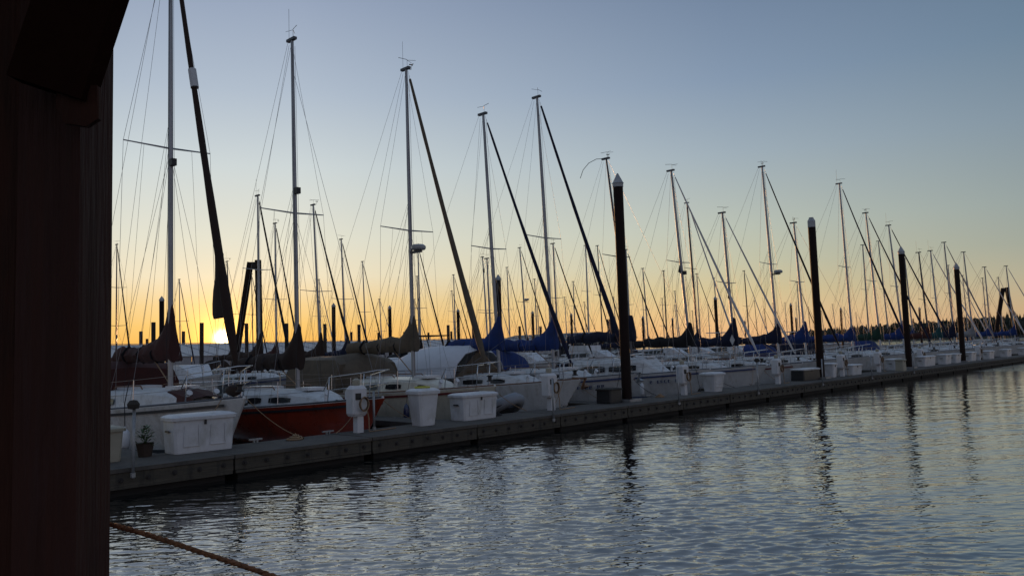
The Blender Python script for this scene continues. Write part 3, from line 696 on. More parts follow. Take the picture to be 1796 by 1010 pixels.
        tt = MB().loft(rings).build('cockpit_tent', o['tent'], root, smooth=True, auto=50)
        zz = zt_+.02; z0 = h.zs(-1)+.35
        MB().loft([[(-.95,-1.1,z0),(-.95,-.05,zz-.25),(-.95,.05,zz-.25),(-.95,1.1,z0)],[(-.93,-1.1,z0),(-.93,-.05,zz-.25),(-.93,.05,zz-.25),(-.93,1.1,z0)]]).build('tent_flap', 'c_tan', tt)
        for s in (-1, 1): MB().tube([(-.95,s*1.15,z0+.02),(.3,0,zt_+.1)], .006, 3).build('guy_line', 'wire', tt)
    if o.get('radar'):
        zr_ = o['radar']; px = mp(zr_)[0]
        m = MB(); m.box(px+.05, px+.45, -.07, .07, zr_-.12, zr_-.06); m.build('radar_bracket', 'alu_d', root)
        MB().lathe([(.05,0),(.19,.015),(.22,.05),(.22,.12),(.16,.17),(.04,.18)], 0, 0, 16).build('radar_dome', 'grey', root, smooth=True, auto=40, loc=(px+.36,0,zr_-.06))
    if o.get('steaming'):
        zr_ = o['steaming']; px = mp(zr_)[0]
        MB().box(px+.05,px+.2,-.06,.06,zr_,zr_+.16).build('steaming_light', 'black', root)
    if o.get('flag'):
        fx, fy, fz = o['flag']; m = MB(); m.add([(fx,fy,fz),(fx+.03,fy-.20,fz-.36),(fx,fy+.06,fz-.42),(fx+.02,fy-.06,fz-.38)], [(0,1,3),(0,3,2)]); m.add([(fx+.012,fy,fz),(fx+.042,fy-.20,fz-.36),(fx+.012,fy+.06,fz-.42),(fx+.032,fy-.06,fz-.38)], [(3,1,0),(2,3,0)])
        m.build('pennant', 'c_black', root)
    if o.get('droop'):
        MB().tube([(top.x,0,H+.02),(top.x-.25,-.35,H-.02),(top.x-.42,-.65,H-.20),(top.x-.55,-.88,H-.50),(top.x-.62,-1.0,H-.85)], .012, 4).build('bent_antenna', 'black', root)
    if o.get('diamond'):
        zc_ = zb+.20; x_ = .02; w_ = .15; m = MB(); m.add([(x_-.16,-w_-.045,zc_),(x_-.03,-w_-.05,zc_+.26),(x_+.10,-w_-.03,zc_),(x_-.03,-w_-.06,zc_-.26)], [(0,1,2,3)]).build('diamond_patch', 'sailcloth', root)
    if o.get('bowbag'):
        MB().loft([[(x, r*math.cos(2*PI*k/8)*.8, h.zs(h.J-.4)+.18+r*math.sin(2*PI*k/8)) for k in range(8)] for x, r in ((h.J-.80,.04),(h.J-.68,.10),(h.J-.5,.13),(h.J-.3,.09),(h.J-.2,.03))]).build('sail_bag', o['bowbag'], root, smooth=True)
    if o.get('anchor'):
        m = MB(); m.bar((h.J-.35,0,h.zs(h.J)+.05),(h.J+.18,0,h.zs(h.J)+.03),.05,.05); m.bar((h.J+.15,0,h.zs(h.J)+.06),(h.J-.02,0,h.zs(h.J)-.28),.05,.04); m.add([(h.J-.02,0,h.zs(h.J)-.3),(h.J+.22,-.12,h.zs(h.J)-.2),(h.J+.22,.12,h.zs(h.J)-.2),(h.J+.1,0,h.zs(h.J)-.12)], [(0,1,3),(0,3,2),(1,2,3),(0,2,1)])
        m.build('anchor', o['anchor'] if isinstance(o['anchor'], str) else 'galv', root)
    if o.get('ports'):   # sheer-side slots / small windows in the hull
        pass
    if o.get('rego'):
        m = MB(); rn = random.Random(seed)
        for k in range(9):
            if k in (2, 7): continue
            x = h.J-1.0-k*.13; b = h.hb(x); z = h.zs(x)-.26; m.box(x-.05,x+.03,-b-.012,-b+.03,z,z+.012); m.box(x-.05,x-.035,-b-.012,-b+.03,z-.09,z)
            if rn.random() < .6: m.box(x-.05,x+.03,-b*.99-.012,-b+.03,z-.06,z-.045)
            if rn.random() < .6: m.box(x+.015,x+.03,-b*.99-.012,-b+.03,z-.05,z+.01)
            if rn.random() < .6: m.box(x-.05,x+.03,-b*.985-.012,-b+.03,z-.10,z-.085)
        tag(m.build('registration_marks', 'stripe_b', root), kind='stuff')
    if o.get('lines', lod == 0):
        zc = h.zs(h.J-.5); yb_ = h.hb(h.J-.6)
        a = root.matrix_basis
        for s, dx_ in ((-1,-1.0),(1,.9)):
            MB().tube(sag((h.J-.5, s*yb_*.7, zc+.05), (h.J+.25 if n-h.J > 14.9 else h.J-.1, s*1.25, .47), .10, 10), .009, 5).build('mooring_line', o.get('linec', 'rope_n'), root)
    if o.get('outboard'):
        xo = h.J-h.L-.18; m = MB(); m.box(xo-.14,xo+.14,-.45,-.2,h.zs(xo)+.1,h.zs(xo)+.42,tx=.03,ty=.02); m.box(xo-.05,xo+.05,-.36,-.28,-.2,h.zs(xo)+.1); m.build('outboard_motor', 'black', root)
    return root, h

def rk(dt, t, n):
    u = (.686*t-.728*n)/(.728*t+.686*n); return max(.05, -dt*(.686-.728*u)/(.728+.686*u)) if dt < 0 else .02
FG = 'sailboats moored bow-in along the front dock'
r1, h1 = boat('leftmost white sailboat with maroon boom cover, mast running out of the picture', 7.95, 18.3, 12.4, .05, 9.4, 2.95, 3.45, cover='c_maroon', enclosure='c_maroon', foredeck='c_maroon', furl='c_brown', clew=((.732,.04),(.755,.16),(.778,.32),(.802,.48),(.828,.60),(.848,.66),(.857,.64)), fr=.085, spr=[7.08], sl=1.02, steaming=6.65, mr=.072, fb=1.35, fa=1.0, boot='stripe_k', bot='bottom', bowbag='c_brown', group=FG, band='stripe_k', cup=1.2, bz=.72, wins=[(-.9,-1.75),(-2.0,-2.25)])
fa = Vector((.03,0,12.2)); fb_ = Vector((3.45-.22,0,1.5)); d = fb_-fa
MB().tube([fa+d*.33-Vector((0,0,0)), fa+d*.372], .092, 8).build('sail_patch', 'sailcloth', r1)
r2_, h2 = boat('red-hulled sailboat with white deck and brown boom cover, second from the left', 11.25, 18.3, 10.6, .12, 8.8, 2.8, 3.62, hull='red', cup=1.1, cover='c_brown', sheer='red', rail='stripe_k', spr=[5.9], sl=.95, group=FG, boot='red', bot='bottom', band='stripe_k', fb=1.14, fa=.82, frac=.9, bz=.62, whip=1, anem=0, wins=[(.7,-.05),(-.35,-.95),(-1.15,-2.05)], steaming=6.4)
boat('cream sailboat with tan boom cover and tan spray hood, maroon stripe on its hull', 15.1, 18.3, 10.7, .05, 9.4, 2.95, 3.4, hull='cream', cabc='cream', cover='c_tan', dodger='c_tan', enclosure='c_tan', furl='c_tan', fr=.075, spr=[5.77], sl=1.0, radar=5.2, band='stripe_m', sheer='cream', rail='teak', group=FG, bot='bottom', boot='stripe_m', fb=1.2, fa=.95, bz=.85, whip=1, anem=1, wins=[(1.1,.85),(.3,-.25),(-.6,-1.1),(-1.4,-1.9)])
boat('white sailboat with pale cockpit tent and short royal blue sail cover', 18.7, 18.3, 10.1, rk(-.42,18.7,18.3), 9.2, 2.9, 3.4, cover='c_blue', tent='c_white', furl='c_navy', fr=.06, spr=[5.5], sl=.82, rail='teak', anchor='teak', group=FG, bl=1.6, fb=1.2, fa=.9, bz=.85, whip=0, wins=[(.8,.3),(0,-.8),(-1.1,-1.9)], boot='stripe_b')
boat('white sailboat with long royal blue boom cover, moored behind the tallest piling', 21.55, 18.4, 11.3, rk(-.42,21.4,18.3), 9.6, 2.9, 3.5, cover='c_blue', furl='c_navy', fr=.07, spr=[6.1], sl=1.0, dodger='c_blue', group=FG, band='stripe_b', rego=1, anchor=1, clew=((.79,.03),(.815,.10),(.84,.20),(.865,.27),(.874,.27)), fb=1.24, fa=.92, whip=0, boot='stripe_b', linec='rope_k')
boat('white sailboat with large dark cabin windows just right of the tallest piling', 26.5, 18.5, 9.9, .88, 8.8, 2.9, 3.5, cover='c_navy', spr=[.5], group=FG, band='stripe_b', rego=1, fb=1.2, fa=.9, cab=[(1.7,.02,.3),(1.2,.3,.5),(.8,.62,.62),(-.3,.66,.68),(-2.3,.68,.68)], wins=[(.65,-.5),(-.7,-1.9)], whip=0, furl=None, linec='rope_k', droop=1, mr=.055, mast='alu_d')
boat('white sailboat with black and navy boom cover and pale furled headsail', 30.63, 18.3, 9.9, rk(-.94,30.6,18.3), 9.0, 2.9, 3.5, cover='c_black', furl='sailcloth', fr=.05, spr=[5.75], sl=.95, group=FG, band='stripe_b', fb=1.2, fa=.9, steaming=5.2, anem=0, lod=0, flag=(.1,-.75,5.6))
boat('white sailboat with navy cover marked by a pale diamond, thin pale furled headsail', 34.78, 18.4, 8.4, rk(-.55,34.8,18.3), 8.0, 2.6, 3.3, cover='c_navy', furl='sailcloth', fr=.045, spr=[.52], group=FG, fb=1.15, fa=.85, band='stripe_m', flag=(.1,-.5,4.6), diamond=1)
boat('white sailboat with navy boom cover and small radar dome high on its mast', 39.2, 18.3, 11.3, rk(-.74,39.2,18.3), 9.4, 2.9, 3.5, cover='c_navy', furl='c_black', fr=.05, spr=[6.15], sl=1.0, radar=5.7, group=FG, anem=1, mast='alu_w')
boat('white sailboat with bright blue boom cover left of the flat-capped piling', 43.0, 18.5, 8.7, rk(-.63,42.5,18.3), 8.4, 2.7, 3.4, cover='c_blue', spr=[.55], group=FG, anem=1, mast='alu_w', lod=1, dodger='c_blue')
boat('white sailboat with the tall pale mast just right of the flat-capped piling, blue cover', 49.3, 18.3, 11.7, .2, 9.4, 2.9, 3.5, cover='c_blue', furl='c_navy', spr=[.5], sl=1.0, group=FG, mast='alu_w', lod=1, enclosure='c_navy')
boat('white sailboat with green boom cover and pale mast beside the third tall front piling', 54.06, 18.3, 10.4, rk(-1.15,54,18.3), 9, 2.9, 3.4, cover='c_green', furl='c_navy', spr=[.5], group=FG, mast='alu_w', lod=1)
boat('white sailboat with royal blue boom cover between the third and fourth tall front pilings', 59.3, 18.5, 10.1, rk(-1.59,59,18.3), 9, 2.9, 3.4, cover='c_blue', furl='c_navy', spr=[.5], group=FG, mast='alu_w', lod=1, dodger='c_blue')
boat('white sailboat with maroon cover and dark mast behind the fourth tall front piling', 64.7, 18.4, 8.5, rk(-1.08,64.7,18.3), 8.4, 2.8, 3.4, cover='c_maroon', spr=[.5], group=FG, lod=1, mast='alu_d')
boat('white sailboat with teal cover, first right of the fourth tall front piling', 69.34, 18.9, 9.0, rk(-.98,69.3,18.9), 8.4, 2.8, 3.4, cover='c_teal', furl='sailcloth', spr=[.5], group=FG, lod=1, mast='alu_w')
boat('white sailboat with navy cover, second right of the fourth tall front piling', 74.4, 19.2, 10.1, rk(-1.0,74.4,19.4), 9, 2.8, 3.4, cover='c_navy', furl='c_grey', spr=[.5], group=FG, lod=1)
boat('white sailboat with grey cover left of the right-hand A-frame pilings', 79.6, 19.0, 9.6, .3, 9, 2.8, 3.4, cover='c_grey', spr=[.5], group=FG, lod=1)
boat('white sailboat with pale furled sail, mast ending just left of the right-hand A-frame top', 87.5, 19.4, 8.7, .1, 8.6, 2.8, 3.4, cover='c_blue', furl='sailcloth', spr=[.5], group=FG, lod=1)
boat('white sailboat farthest right along the front dock, cover royal blue', 96.5, 19.2, 9.3, .3, 8.6, 2.8, 3.4, cover='c_blue', furl='sailcloth', spr=[.5], group=FG, lod=1)
# rows behind: t, n, mast height, lean, cover, furled sail, how to find it
BG = 'sailboats in the rows behind the front dock'
ROWS = [
 (50.3,29.4,12.3,-.66,'c_navy','sailcloth','very tall mast just right of the black-covered boat'),
 (83.7,29.4,11.7,-.15,'c_navy',None,'thin mast just left of the green-covered boat'),
 (89.6,29.4,12.6,-1.4,'c_black',None,'dark mast just right of the green-covered boat'),
 (97.6,29.4,11.2,-1.15,'c_blue',None,'mast right beside the third tall front piling'),
 (114,29.4,11.3,-.55,'c_teal',None,'mast hidden half behind the fourth tall front piling'),
 (120.5,29.9,10.2,-.87,'c_grey','sailcloth','first mast right of the fourth tall front piling'),
 (125.2,30.5,10.6,-.86,'c_blue','sailcloth','second mast right of the fourth tall front piling'),
 (135.6,30.5,10.7,-.46,'c_navy',None,'mast close left of the right-hand A-frame'),
 (145.1,30.5,11.2,.3,'c_blue','sailcloth','mast rising just over the right-hand A-frame'),
 (20.56,37,10.4,-.04,'c_brown','c_black','mast by the left A-frame pilings'),
 (24.17,37,10.4,-.39,'c_brown','c_black','mast first right of the red boat\'s mast'),
 (37.14,37,8.2,-.2,'c_navy',None,'short dark mast beside the white-tented boat\'s mast'),
 (43.9,37,9.7,-.19,'c_navy','c_black','mast first right of the long blue boom cover'),
 (53.7,37.6,10.0,-.09,'c_navy','c_black','mast first right of the tallest front piling'),
 (28.2,48.5,11.2,-.03,'c_maroon','c_black','thin mast close left of the red boat\'s mast'),
 (33.8,48.5,10.6,-.31,'c_navy','c_black','second mast right of the red boat\'s mast'),
 (40.8,48.5,10.5,-.08,'c_black','c_black','pale mast just right of the tan-covered boat\'s mast'),
 (48.3,48.5,10.2,-.4,'c_navy',None,'dark-flagged mast left of the white-tented boat\'s mast'),
 (53.3,48.5,11.4,-.66,'c_maroon','c_black','mast with a radar dome between two blue sail covers'),
 (62.3,48.5,12.2,.04,'c_black','c_black','mast left one of the pair over the grey-green shed'),
 (66,49.6,12.6,-.32,'c_black','c_black','mast right one of the pair over the grey-green shed'),
 (72.7,48.5,10.5,-.58,'c_navy','c_black','second mast right of the tallest front piling'),
 (76.3,48.5,10.4,-.04,'c_navy',None,'third mast right of the tallest front piling'),
 (83.5,48.5,10.4,-.15,'c_blue','c_black','mast right of the very tall mast beside the black cover'),
 (87.9,48.5,10.1,-.6,'c_navy',None,'mast left of the diamond-marked navy cover'),
 (95.7,48.5,11.4,-.51,'c_navy','sailcloth','mast between diamond-marked cover and small radar dome'),
 (111.2,48.5,10.5,-.17,'c_blue','c_black','mast just left of the flat-capped piling'),
 (24,65,11.3,.03,'c_maroon','c_black','leftmost thin mast beside the dark post'),
 (33.5,65,10.6,-.39,'c_brown',None,'thin mast just right of the sun'),
 (47.7,65,11.4,-.32,'c_navy','c_black','third thin mast right of the red boat\'s mast'),
 (54.5,65,10.2,-.12,'c_navy',None,'thin low mast touching the tan-covered boat\'s mast'),
 (59.7,65,10.6,-.09,'c_navy','c_black','thin mast over the middle of the white cockpit tent'),
 (68.4,65,11.9,-.19,'c_maroon','c_black','thin mast just right of the thick capped piling'),
 (73.2,65,10.7,-.14,'c_navy',None,'thin mast left of the long blue furled sail'),
 (80.6,65,10.7,.1,'c_black','c_black','thin mast left over the grey-green shed'),
 (105.9,65,10.3,-.94,'c_navy',None,'thin low mast left of the black-covered boat\'s mast'),
 (154.7,76.5,10.7,-.77,'c_navy',None,'tiny mast left of the small radar dome mast'),
 (196,76.5,10.8,-1.36,'c_blue',None,'tiny mast right of the flat-capped piling'),
]
rb = random.Random(11)
for t, n, H, dt, cv, fl, w in ROWS:
    hc = rb.choice(['white']*5+['cream','grey','navy'])
    boat('back-row %s sailboat, %s' % ({'white':'white','cream':'cream','grey':'grey','navy':'dark blue'}[hc], w), t, n, H, rk(dt,t,n), rb.uniform(8,9.4), 2.75, 3.4, lod=1 if math.hypot(t,n) < 70 else 2, cover=cv, furl=fl, hull=hc, band=rb.choice(['stripe_b','stripe_m','stripe_k']), spr=[rb.uniform(.46,.58)] if rb.random() < .8 else [.36,.66], sl=rb.uniform(.8,1.0), group=BG, fr=.06, mast=rb.choice(['alu','alu','alu_w','alu_d']), dodger=cv if rb.random() < .35 else None, mr=rb.uniform(.07,.085), lines=False, radar=6.6 if 'radar dome between' in w else None, flag=(.1,-.35,9.2) if 'flagged' in w else None)

rf = random.Random(21); kf = -1
ORD = 'first second third fourth fifth sixth seventh eighth ninth tenth eleventh twelfth thirteenth fourteenth fifteenth sixteenth seventeenth eighteenth nineteenth twentieth twenty-first twenty-second twenty-third twenty-fourth twenty-fifth twenty-sixth twenty-seventh twenty-eighth twenty-ninth thirtieth thirty-first thirty-second thirty-third thirty-fourth thirty-fifth'.split()
tq = 30
while tq < 205:
    tq += rf.uniform(3.4, 8.5)
    if any(abs(tq-q[0]) < 3.4 and q[1] > 70 for q in ROWS): continue
    kf += 1; boat('%s from the left of the thin-masted sailboats along the farthest dock' % ORD[kf], tq, 76.5+rf.uniform(-.3,.3), rf.uniform(8.2,11), rf.uniform(.1,.5), rf.uniform(8,9), 2.7, 3.4, lod=2, cover=rf.choice(['c_navy','c_blue','c_black','c_maroon','c_brown']), furl=rf.choice(['c_black','c_navy',None,'sailcloth']), spr=[rf.uniform(.45,.6)], group='sailboats along the farthest dock', mast=rf.choice(['alu','alu_d','alu_w']), mr=.075, lines=False, band='stripe_b')

# ------------------------------------------------------------------ motorboats
def motorboat(label, t, n, L=8.0, B=2.8, kind=0, rz=-PI/2, top='white'):
    root = thing('motorboat', label, 'motorboat', (t, n, 0), rz, 'motorboats behind the front row')
    h = Hull(L*.45, L, B, 1.45, .95, .9); o = dict(hull='white', boot='stripe_b', band='stripe_b')
    boat_hull(root, h, dict(o, rail='steel'))
    m = MB(); z = .95; rings = []
    for x, ch, w in ((2.2,.05,.6),(1.0,.75,.74),(.6,.8,.78),(-1.6,.85,.78)):
        b = h.hb(x)*w; zz = h.zs(x); rings.append([(x,-b,zz),(x,-b*.86,zz+ch),(x,b*.86,zz+ch),(x,b,zz)])
    m.loft(rings).build('cabin', 'fibre', root)
    for s in (-1, 1):
        for xa, xb in ((.5,-.4),(-.55,-1.4)):
            def q(x, f):
                b = h.hb(x)*.78; return (x, s*(b*lerp(1,.86,f)+.012), h.zs(x)+.8*f)
            MB().loft([[q(xa,.4), q(xb,.4), q(xb,.85), q(xa,.85)], [(p[0],p[1]-s*.03,p[2]) for p in (q(xa,.4), q(xb,.4), q(xb,.85), q(xa,.85))]]).build('window', 'glass', root)
    if kind:
        zt = h.zs(-.5)+.85
        MB().box(-1.4,.2,-.9,.9,zt,zt+.42,tx=-.1).build('flying_bridge', 'fibre', root)
        m = MB()
        for x in (-1.3,0):
            for s in (-1, 1): m.tube([(x,s*.85,zt+.4),(x,s*.85,zt+1.25)], .02, 5)
        m.build('canopy_frame', 'steel', root); MB().box(-1.6,.3,-1.0,1.0,zt+1.25,zt+1.32).build('canopy', top, root)
    else:
        MB().box(-3.0,-1.5,-1.0,1.0,h.zs(-2)+.80,h.zs(-2)+.86).build('canopy', top, root)
        m = MB()
        for x in (-2.9,-1.6):
            for s in (-1, 1): m.tube([(x,s*.98,h.zs(x)),(x,s*.98,h.zs(x)+.8)], .02, 5)
        m.build('canopy_frame', 'steel', root)
    pts = [(h.J-2.6,-(h.hb(h.J-2.6)-.06),h.zs(h.J-2.6)+.5),(h.J-1,-(h.hb(h.J-1)-.06),h.zs(h.J-1)+.55),(h.J,0,h.zs(h.J)+.6)]; pts += [(x,-y,z) for x,y,z in reversed(pts[:-1])]
    m = MB().tube(pts, .015, 5)
    for x in (h.J-2.4, h.J-1.6, h.J-.8):
        for s in (-1, 1): m.tube([(x,s*(h.hb(x)-.06),h.zs(x)),(x,s*(h.hb(x)-.06),h.zs(x)+.52)], .013, 5)
    m.build('bow_rail', 'steel', root)
MOT = [(13.6,38.2,'with white canopy, right of the leftmost mast',0,'c_white'),(17.0,37.6,'with pale top just above the red boat\'s bow rail',0,'c_white'),(28.3,37.5,'with cream canopy left of the tan spray hood',0,'c_tan'),
 (32.6,37.5,'with high bridge and dark canopy behind the tan boom cover',1,'c_brown'),(40.5,37.7,'behind the white cockpit tent, navy canopy',0,'c_navy'),(48.5,37.6,'with blue canopy behind the long blue boom cover',1,'c_blue'),
 (58.6,37.6,'with white canopy behind the dark wheelhouse windows',0,'c_white'),(63.5,37.8,'with navy canopy behind the black boom cover',0,'c_navy'),(69.5,37.6,'with tall bridge behind the diamond-marked cover',1,'c_white'),
 (75.5,37.8,'with blue canopy behind the small radar dome boat',0,'c_blue'),(86.5,38.6,'with white bridge right of the flat-capped piling',1,'c_white')]
for t, n, w, k, tp in MOT: motorboat('white motorboat '+w, t, n, kind=k, top=tp)
# ------------------------------------------------------------------ things on the dock
DZ = .451
def dock_box(label, t, n, w, d, hh, m='fibre', lidm=None, tap=.05, latch=True, cat='dock box', name='dock_box', group='dock boxes along the front dock', panel=True):
    root = thing(name, label, cat, (t, n, DZ), rnd.uniform(-.03,.03), group)
    m_ = MB(); rings = []
    for z, k in ((0, tap),(.03, tap-.005),(hh*.86, .012)):
        x0, x1, y0, y1 = k, w-k, k*.6, d-k*.6; c = .04
        rings.append([(x0+c,y0,z),(x1-c,y0,z),(x1,y0+c,z),(x1,y1-c,z),(x1-c,y1,z),(x0+c,y1,z),(x0,y1-c,z),(x0,y0+c,z)])
    m_.loft(rings).build('body', m, root)
    m_ = MB(); rings = []
    for z, k in ((hh*.85,-.025),(hh*.93,-.03),(hh*.965,.0),(hh,.07)):
        x0, x1, y0, y1 = k, w-k, k, d-k; c = .05
        rings.append([(x0+c,y0,z),(x1-c,y0,z),(x1,y0+c,z),(x1,y1-c,z),(x1-c,y1,z),(x0+c,y1,z),(x0,y1-c,z),(x0,y0+c,z)])
    m_.loft(rings).build('lid', lidm or m, root)
    if w > .9:
        for hx in (.2, .8): MB().box(w*hx-.035, w*hx+.035, d-.01, d+.014, hh*.78, hh*.92).build('hinge', 'galv', root)
        for hx in (-.012, w-.006): MB().box(hx, hx+.018, d*.35, d*.65, hh*.55, hh*.60).build('handle', 'black', root)
    if latch:
        MB().box(w*.5-.02, w*.5+.02, -.012, .02, hh*.72, hh*.84).build('latch', 'black', root)
    if panel:
        for k in (0, 1):
            x = w*(.16+.42*k); q = MB()
            q.bar((x,.012,hh*.18),(x+.02,.0,hh*.72),.012,.012).bar((x,.012,hh*.18),(x+w*.25,.012,hh*.18),.012,.012).bar((x+w*.25,.012,hh*.18),(x+w*.25-.02,.0,hh*.72),.012,.012)
            q.build('moulded_rib', m, root)
    return root
dock_box('large white dock box with overhanging lid, nearest, in front of the leftmost white boat\'s bow', 6.32, 14.42, 1.18, .56, .70)
dock_box('beige-grey storage box at the far left edge of the dock beside the dark post', 4.62, 14.45, .86, .5, .60, 'beige', panel=False)
dock_box('tall narrow white dock locker with a yellow hose on its lid', 11.95, 14.3, .62, .5, .86, tap=.10, latch=False, panel=False)
MB().loft([[(12.26+math.cos(a)*(.17+.022*math.cos(b)), 14.55+math.sin(a)*(.17+.022*math.cos(b)), 1.335+.022*math.sin(b)) for b in [2*PI*k/6 for k in range(6)]] for a in [2*PI*j/24 for j in range(25)]], caps=False).build('hose', 'yellow'); tag(bpy.data.objects['hose'], 'coil of yellow hose lying on the tall white locker', 'hose')
dock_box('wide white dock box with a dark latch, in front of the white-tented boat', 13.4, 14.35, 1.22, .58, .66)
dock_box('black open-sided crate left of the tallest piling', 19.35, 14.35, .62, .55, .46, 'black', 'dark', tap=.0, latch=False, cat='crate', name='crate', panel=False)
bx = dock_box('white tapered step locker with ribbed face, right of the tallest piling', 25.3, 14.2, .75, .6, .68, tap=.12, latch=False, panel=False)
for k in range(4): MB().box(.06+.02*k,.69-.02*k,-.0+.03,.08,.50-.11*k,.525-.11*k).build('step_rib', 'fibre', bx)
dock_box('long black dock box with white lid left of the flat-capped piling', 33.0, 14.35, 1.6, .6, .52, 'black', 'fibre', tap=0, panel=False)
dock_box('narrow white dock box touching the left side of the flat-capped piling', 34.72-.66, 14.9, .5, .1, .1, 'fibre') if False else None
fl = [(36.3,.5,.66,'slim white box just right of the flat-capped piling'),(38.6,1.2,.5,'low white box second right of the flat-capped piling'),(44.6,1.2,.6,'white box left of the third tall front piling'),(49.6,2.2,.6,'long white box right of the third tall front piling'),
      (53.7,1.2,.62,'white box midway between the third and fourth tall front pilings'),(55.9,1.1,.6,'white box just left of the fourth tall front piling'),(59.5,1.3,.62,'white box first right of the fourth tall front piling'),(64.2,1.3,.6,'white box second right of the fourth tall front piling'),
      (69.5,1.3,.6,'white box third right of the fourth tall front piling'),(75.5,1.3,.6,'white box left of the right-hand A-frame'),(84,1.3,.6,'white box beyond the right-hand end of the dock bend')]
for t, w, hh, lb in fl[:-1]: dock_box('distant '+lb, t, 14.4, w, .55, hh, panel=False, tap=.07)
dock_box('square grey utility box on the dock edge left of the third tall front piling', 43.3, 13.62, .5, .4, .62, 'beige', tap=0, panel=False, cat='utility box', name='utility_box', group=None)
def pedestal(label, t, n, hose=True):
    root = thing('power_pedestal', label, 'power pedestal', (t, n, DZ), 0, 'white power pedestals on the front dock')
    m = MB(); m.box(.02,.18,0,.16,0,.5); m.build('leg', 'fibre', root)
    m = MB(); c = .03; rings = []
    for z, k in ((.36,.03),(.42,0),(.95,0),(1.02,.05)):
        x0,x1,y0,y1 = -.12+k,.26-k,-.05+k,.24-k; rings.append([(x0+c,y0,z),(x1-c,y0,z),(x1,y0+c,z),(x1,y1-c,z),(x1-c,y1,z),(x0+c,y1,z),(x0,y1-c,z),(x0,y0+c,z)])
    m.loft(rings).build('housing', 'fibre', root)
    MB().lathe([(.07,1.02),(.08,1.06),(.08,1.14),(.03,1.18)], .07, .1, 10).build('lamp', 'beige', root)
    MB().box(-.06,.08,-.065,-.045,.72,.86).build('socket', 'black', root)
    if hose:
        for q in range(3):
            MB().tube([(.12+.11*math.cos(a+q), -.09-.025*q, .62+.13*math.sin(a+q)*(1+.1*q)) for a in [2*PI*k/14 for k in range(15)]], .013, 5).build('cord_coil', ['rope_n','black','rope_n'][q], root)
        MB().tube([(.2,-.09,.52),(.25,-.1,.3),(.24,-.12,.02),(.5,-.05,.015),(1.1,.05,.015)], .013, 5).build('power_cord', 'rope_n', root)
for t, n, lb in ((10.35,14.5,'in front of the red hull, with a tan cord hanging from it'),(16.75,14.45,'left of a thin pipe, in front of the blue-covered boat'),(23.5,14.35,'right of the tallest piling beside the wheelhouse windows'),(30.6,14.35,'left one of a pair before the long black dock box'),(37.4,14.4,'right of the flat-capped piling'),(42.2,14.4,'left of the small grey utility box'),(50.9,14.95,'beyond the third tall front piling'),(61.5,14.4,'beyond the fourth tall front piling')):
    pedestal('white power pedestal '+lb, t, n)
def pipe(label, t, n, hh, cap=0):
    root = thing('pipe_post', label, 'pipe post', (t, n, .28 if n < 13.5 else DZ), 0, 'thin pipe posts along the front dock')
    z0 = 0; MB().tube([(0,0,z0),(rnd.uniform(-.015,.015),0,hh)], .026, 8).build('pipe', 'galv', root, smooth=True)
    MB().lathe([(.04,.02),(.04,.09)], 0, 0, 8).build('collar', 'galv', root)
    if cap: MB().lathe([(.03,hh),(.085,hh+.01),(.10,hh+.08),(.06,hh+.14),(.01,hh+.15)], 0, 0, 10).build('float_cap', 'dark', root)
for t, n, hh, lb, cp in ((5.22,13.40,1.10,'nearest one, with a dark knob, left of the large white box',1),(10.85,14.55,.88,'right of the first power pedestal before the red hull',0),(15.62,13.40,1.12,'second one on the outer edge, beside a power pedestal',0),(21.6,13.40,1.15,'right of the tallest piling',0),(26.9,13.40,1.15,'right of the ribbed step locker',1),(32.6,13.40,1.1,'in front of the long black dock box',0),(38.2,13.40,1.1,'right of the flat-capped piling',0),(44.2,13.40,1.1,'near the small grey utility box',0)):
    pipe('thin pipe post '+lb, t, n, hh, cp)
# fender hanging on the first boat
root = thing('fender', 'white bottle-shaped fender hanging on a black line beside the leftmost white hull', 'fender', (6.42, 16.9, 0))
MB().lathe([(.01,.38),(.07,.40),(.10,.48),(.10,.70),(.07,.76),(.02,.82),(.015,.85)], 0, 0, 12).build('bottle', 'fibre', root, smooth=True, auto=60)
MB().tube([(0,0,.84),(.03,.1,1.3),(.12,.1,1.75)], .010, 5).build('line', 'rope_k', root)
g = 'fenders hanging beside the front-row hulls'
for t, n, lb, mm in ((13.75,17.0,'dark blue fender on the cream hull by its maroon stripe','navy'),(17.35,17.2,'white fender on the white-tented boat\'s hull','fibre'),(20.1,16.9,'black fender on the hull behind the black crate','black'),(24.75,16.9,'white fender on the hull right of the tallest piling','fibre'),(29.2,16.8,'white fender behind the ribbed step locker','fibre')):
    root = thing('fender', lb, 'fender', (t, n, 0), 0, g)
    MB().lathe([(.01,.30),(.06,.32),(.085,.40),(.085,.66),(.06,.74),(.02,.78),(.015,.80)], 0, 0, 10).build('bottle', mm, root, smooth=True, auto=60)
    MB().tube([(0,0,.8),(.05,.0,1.1),(.16,0,1.5)], .007, 4).build('line', 'rope_k', root)
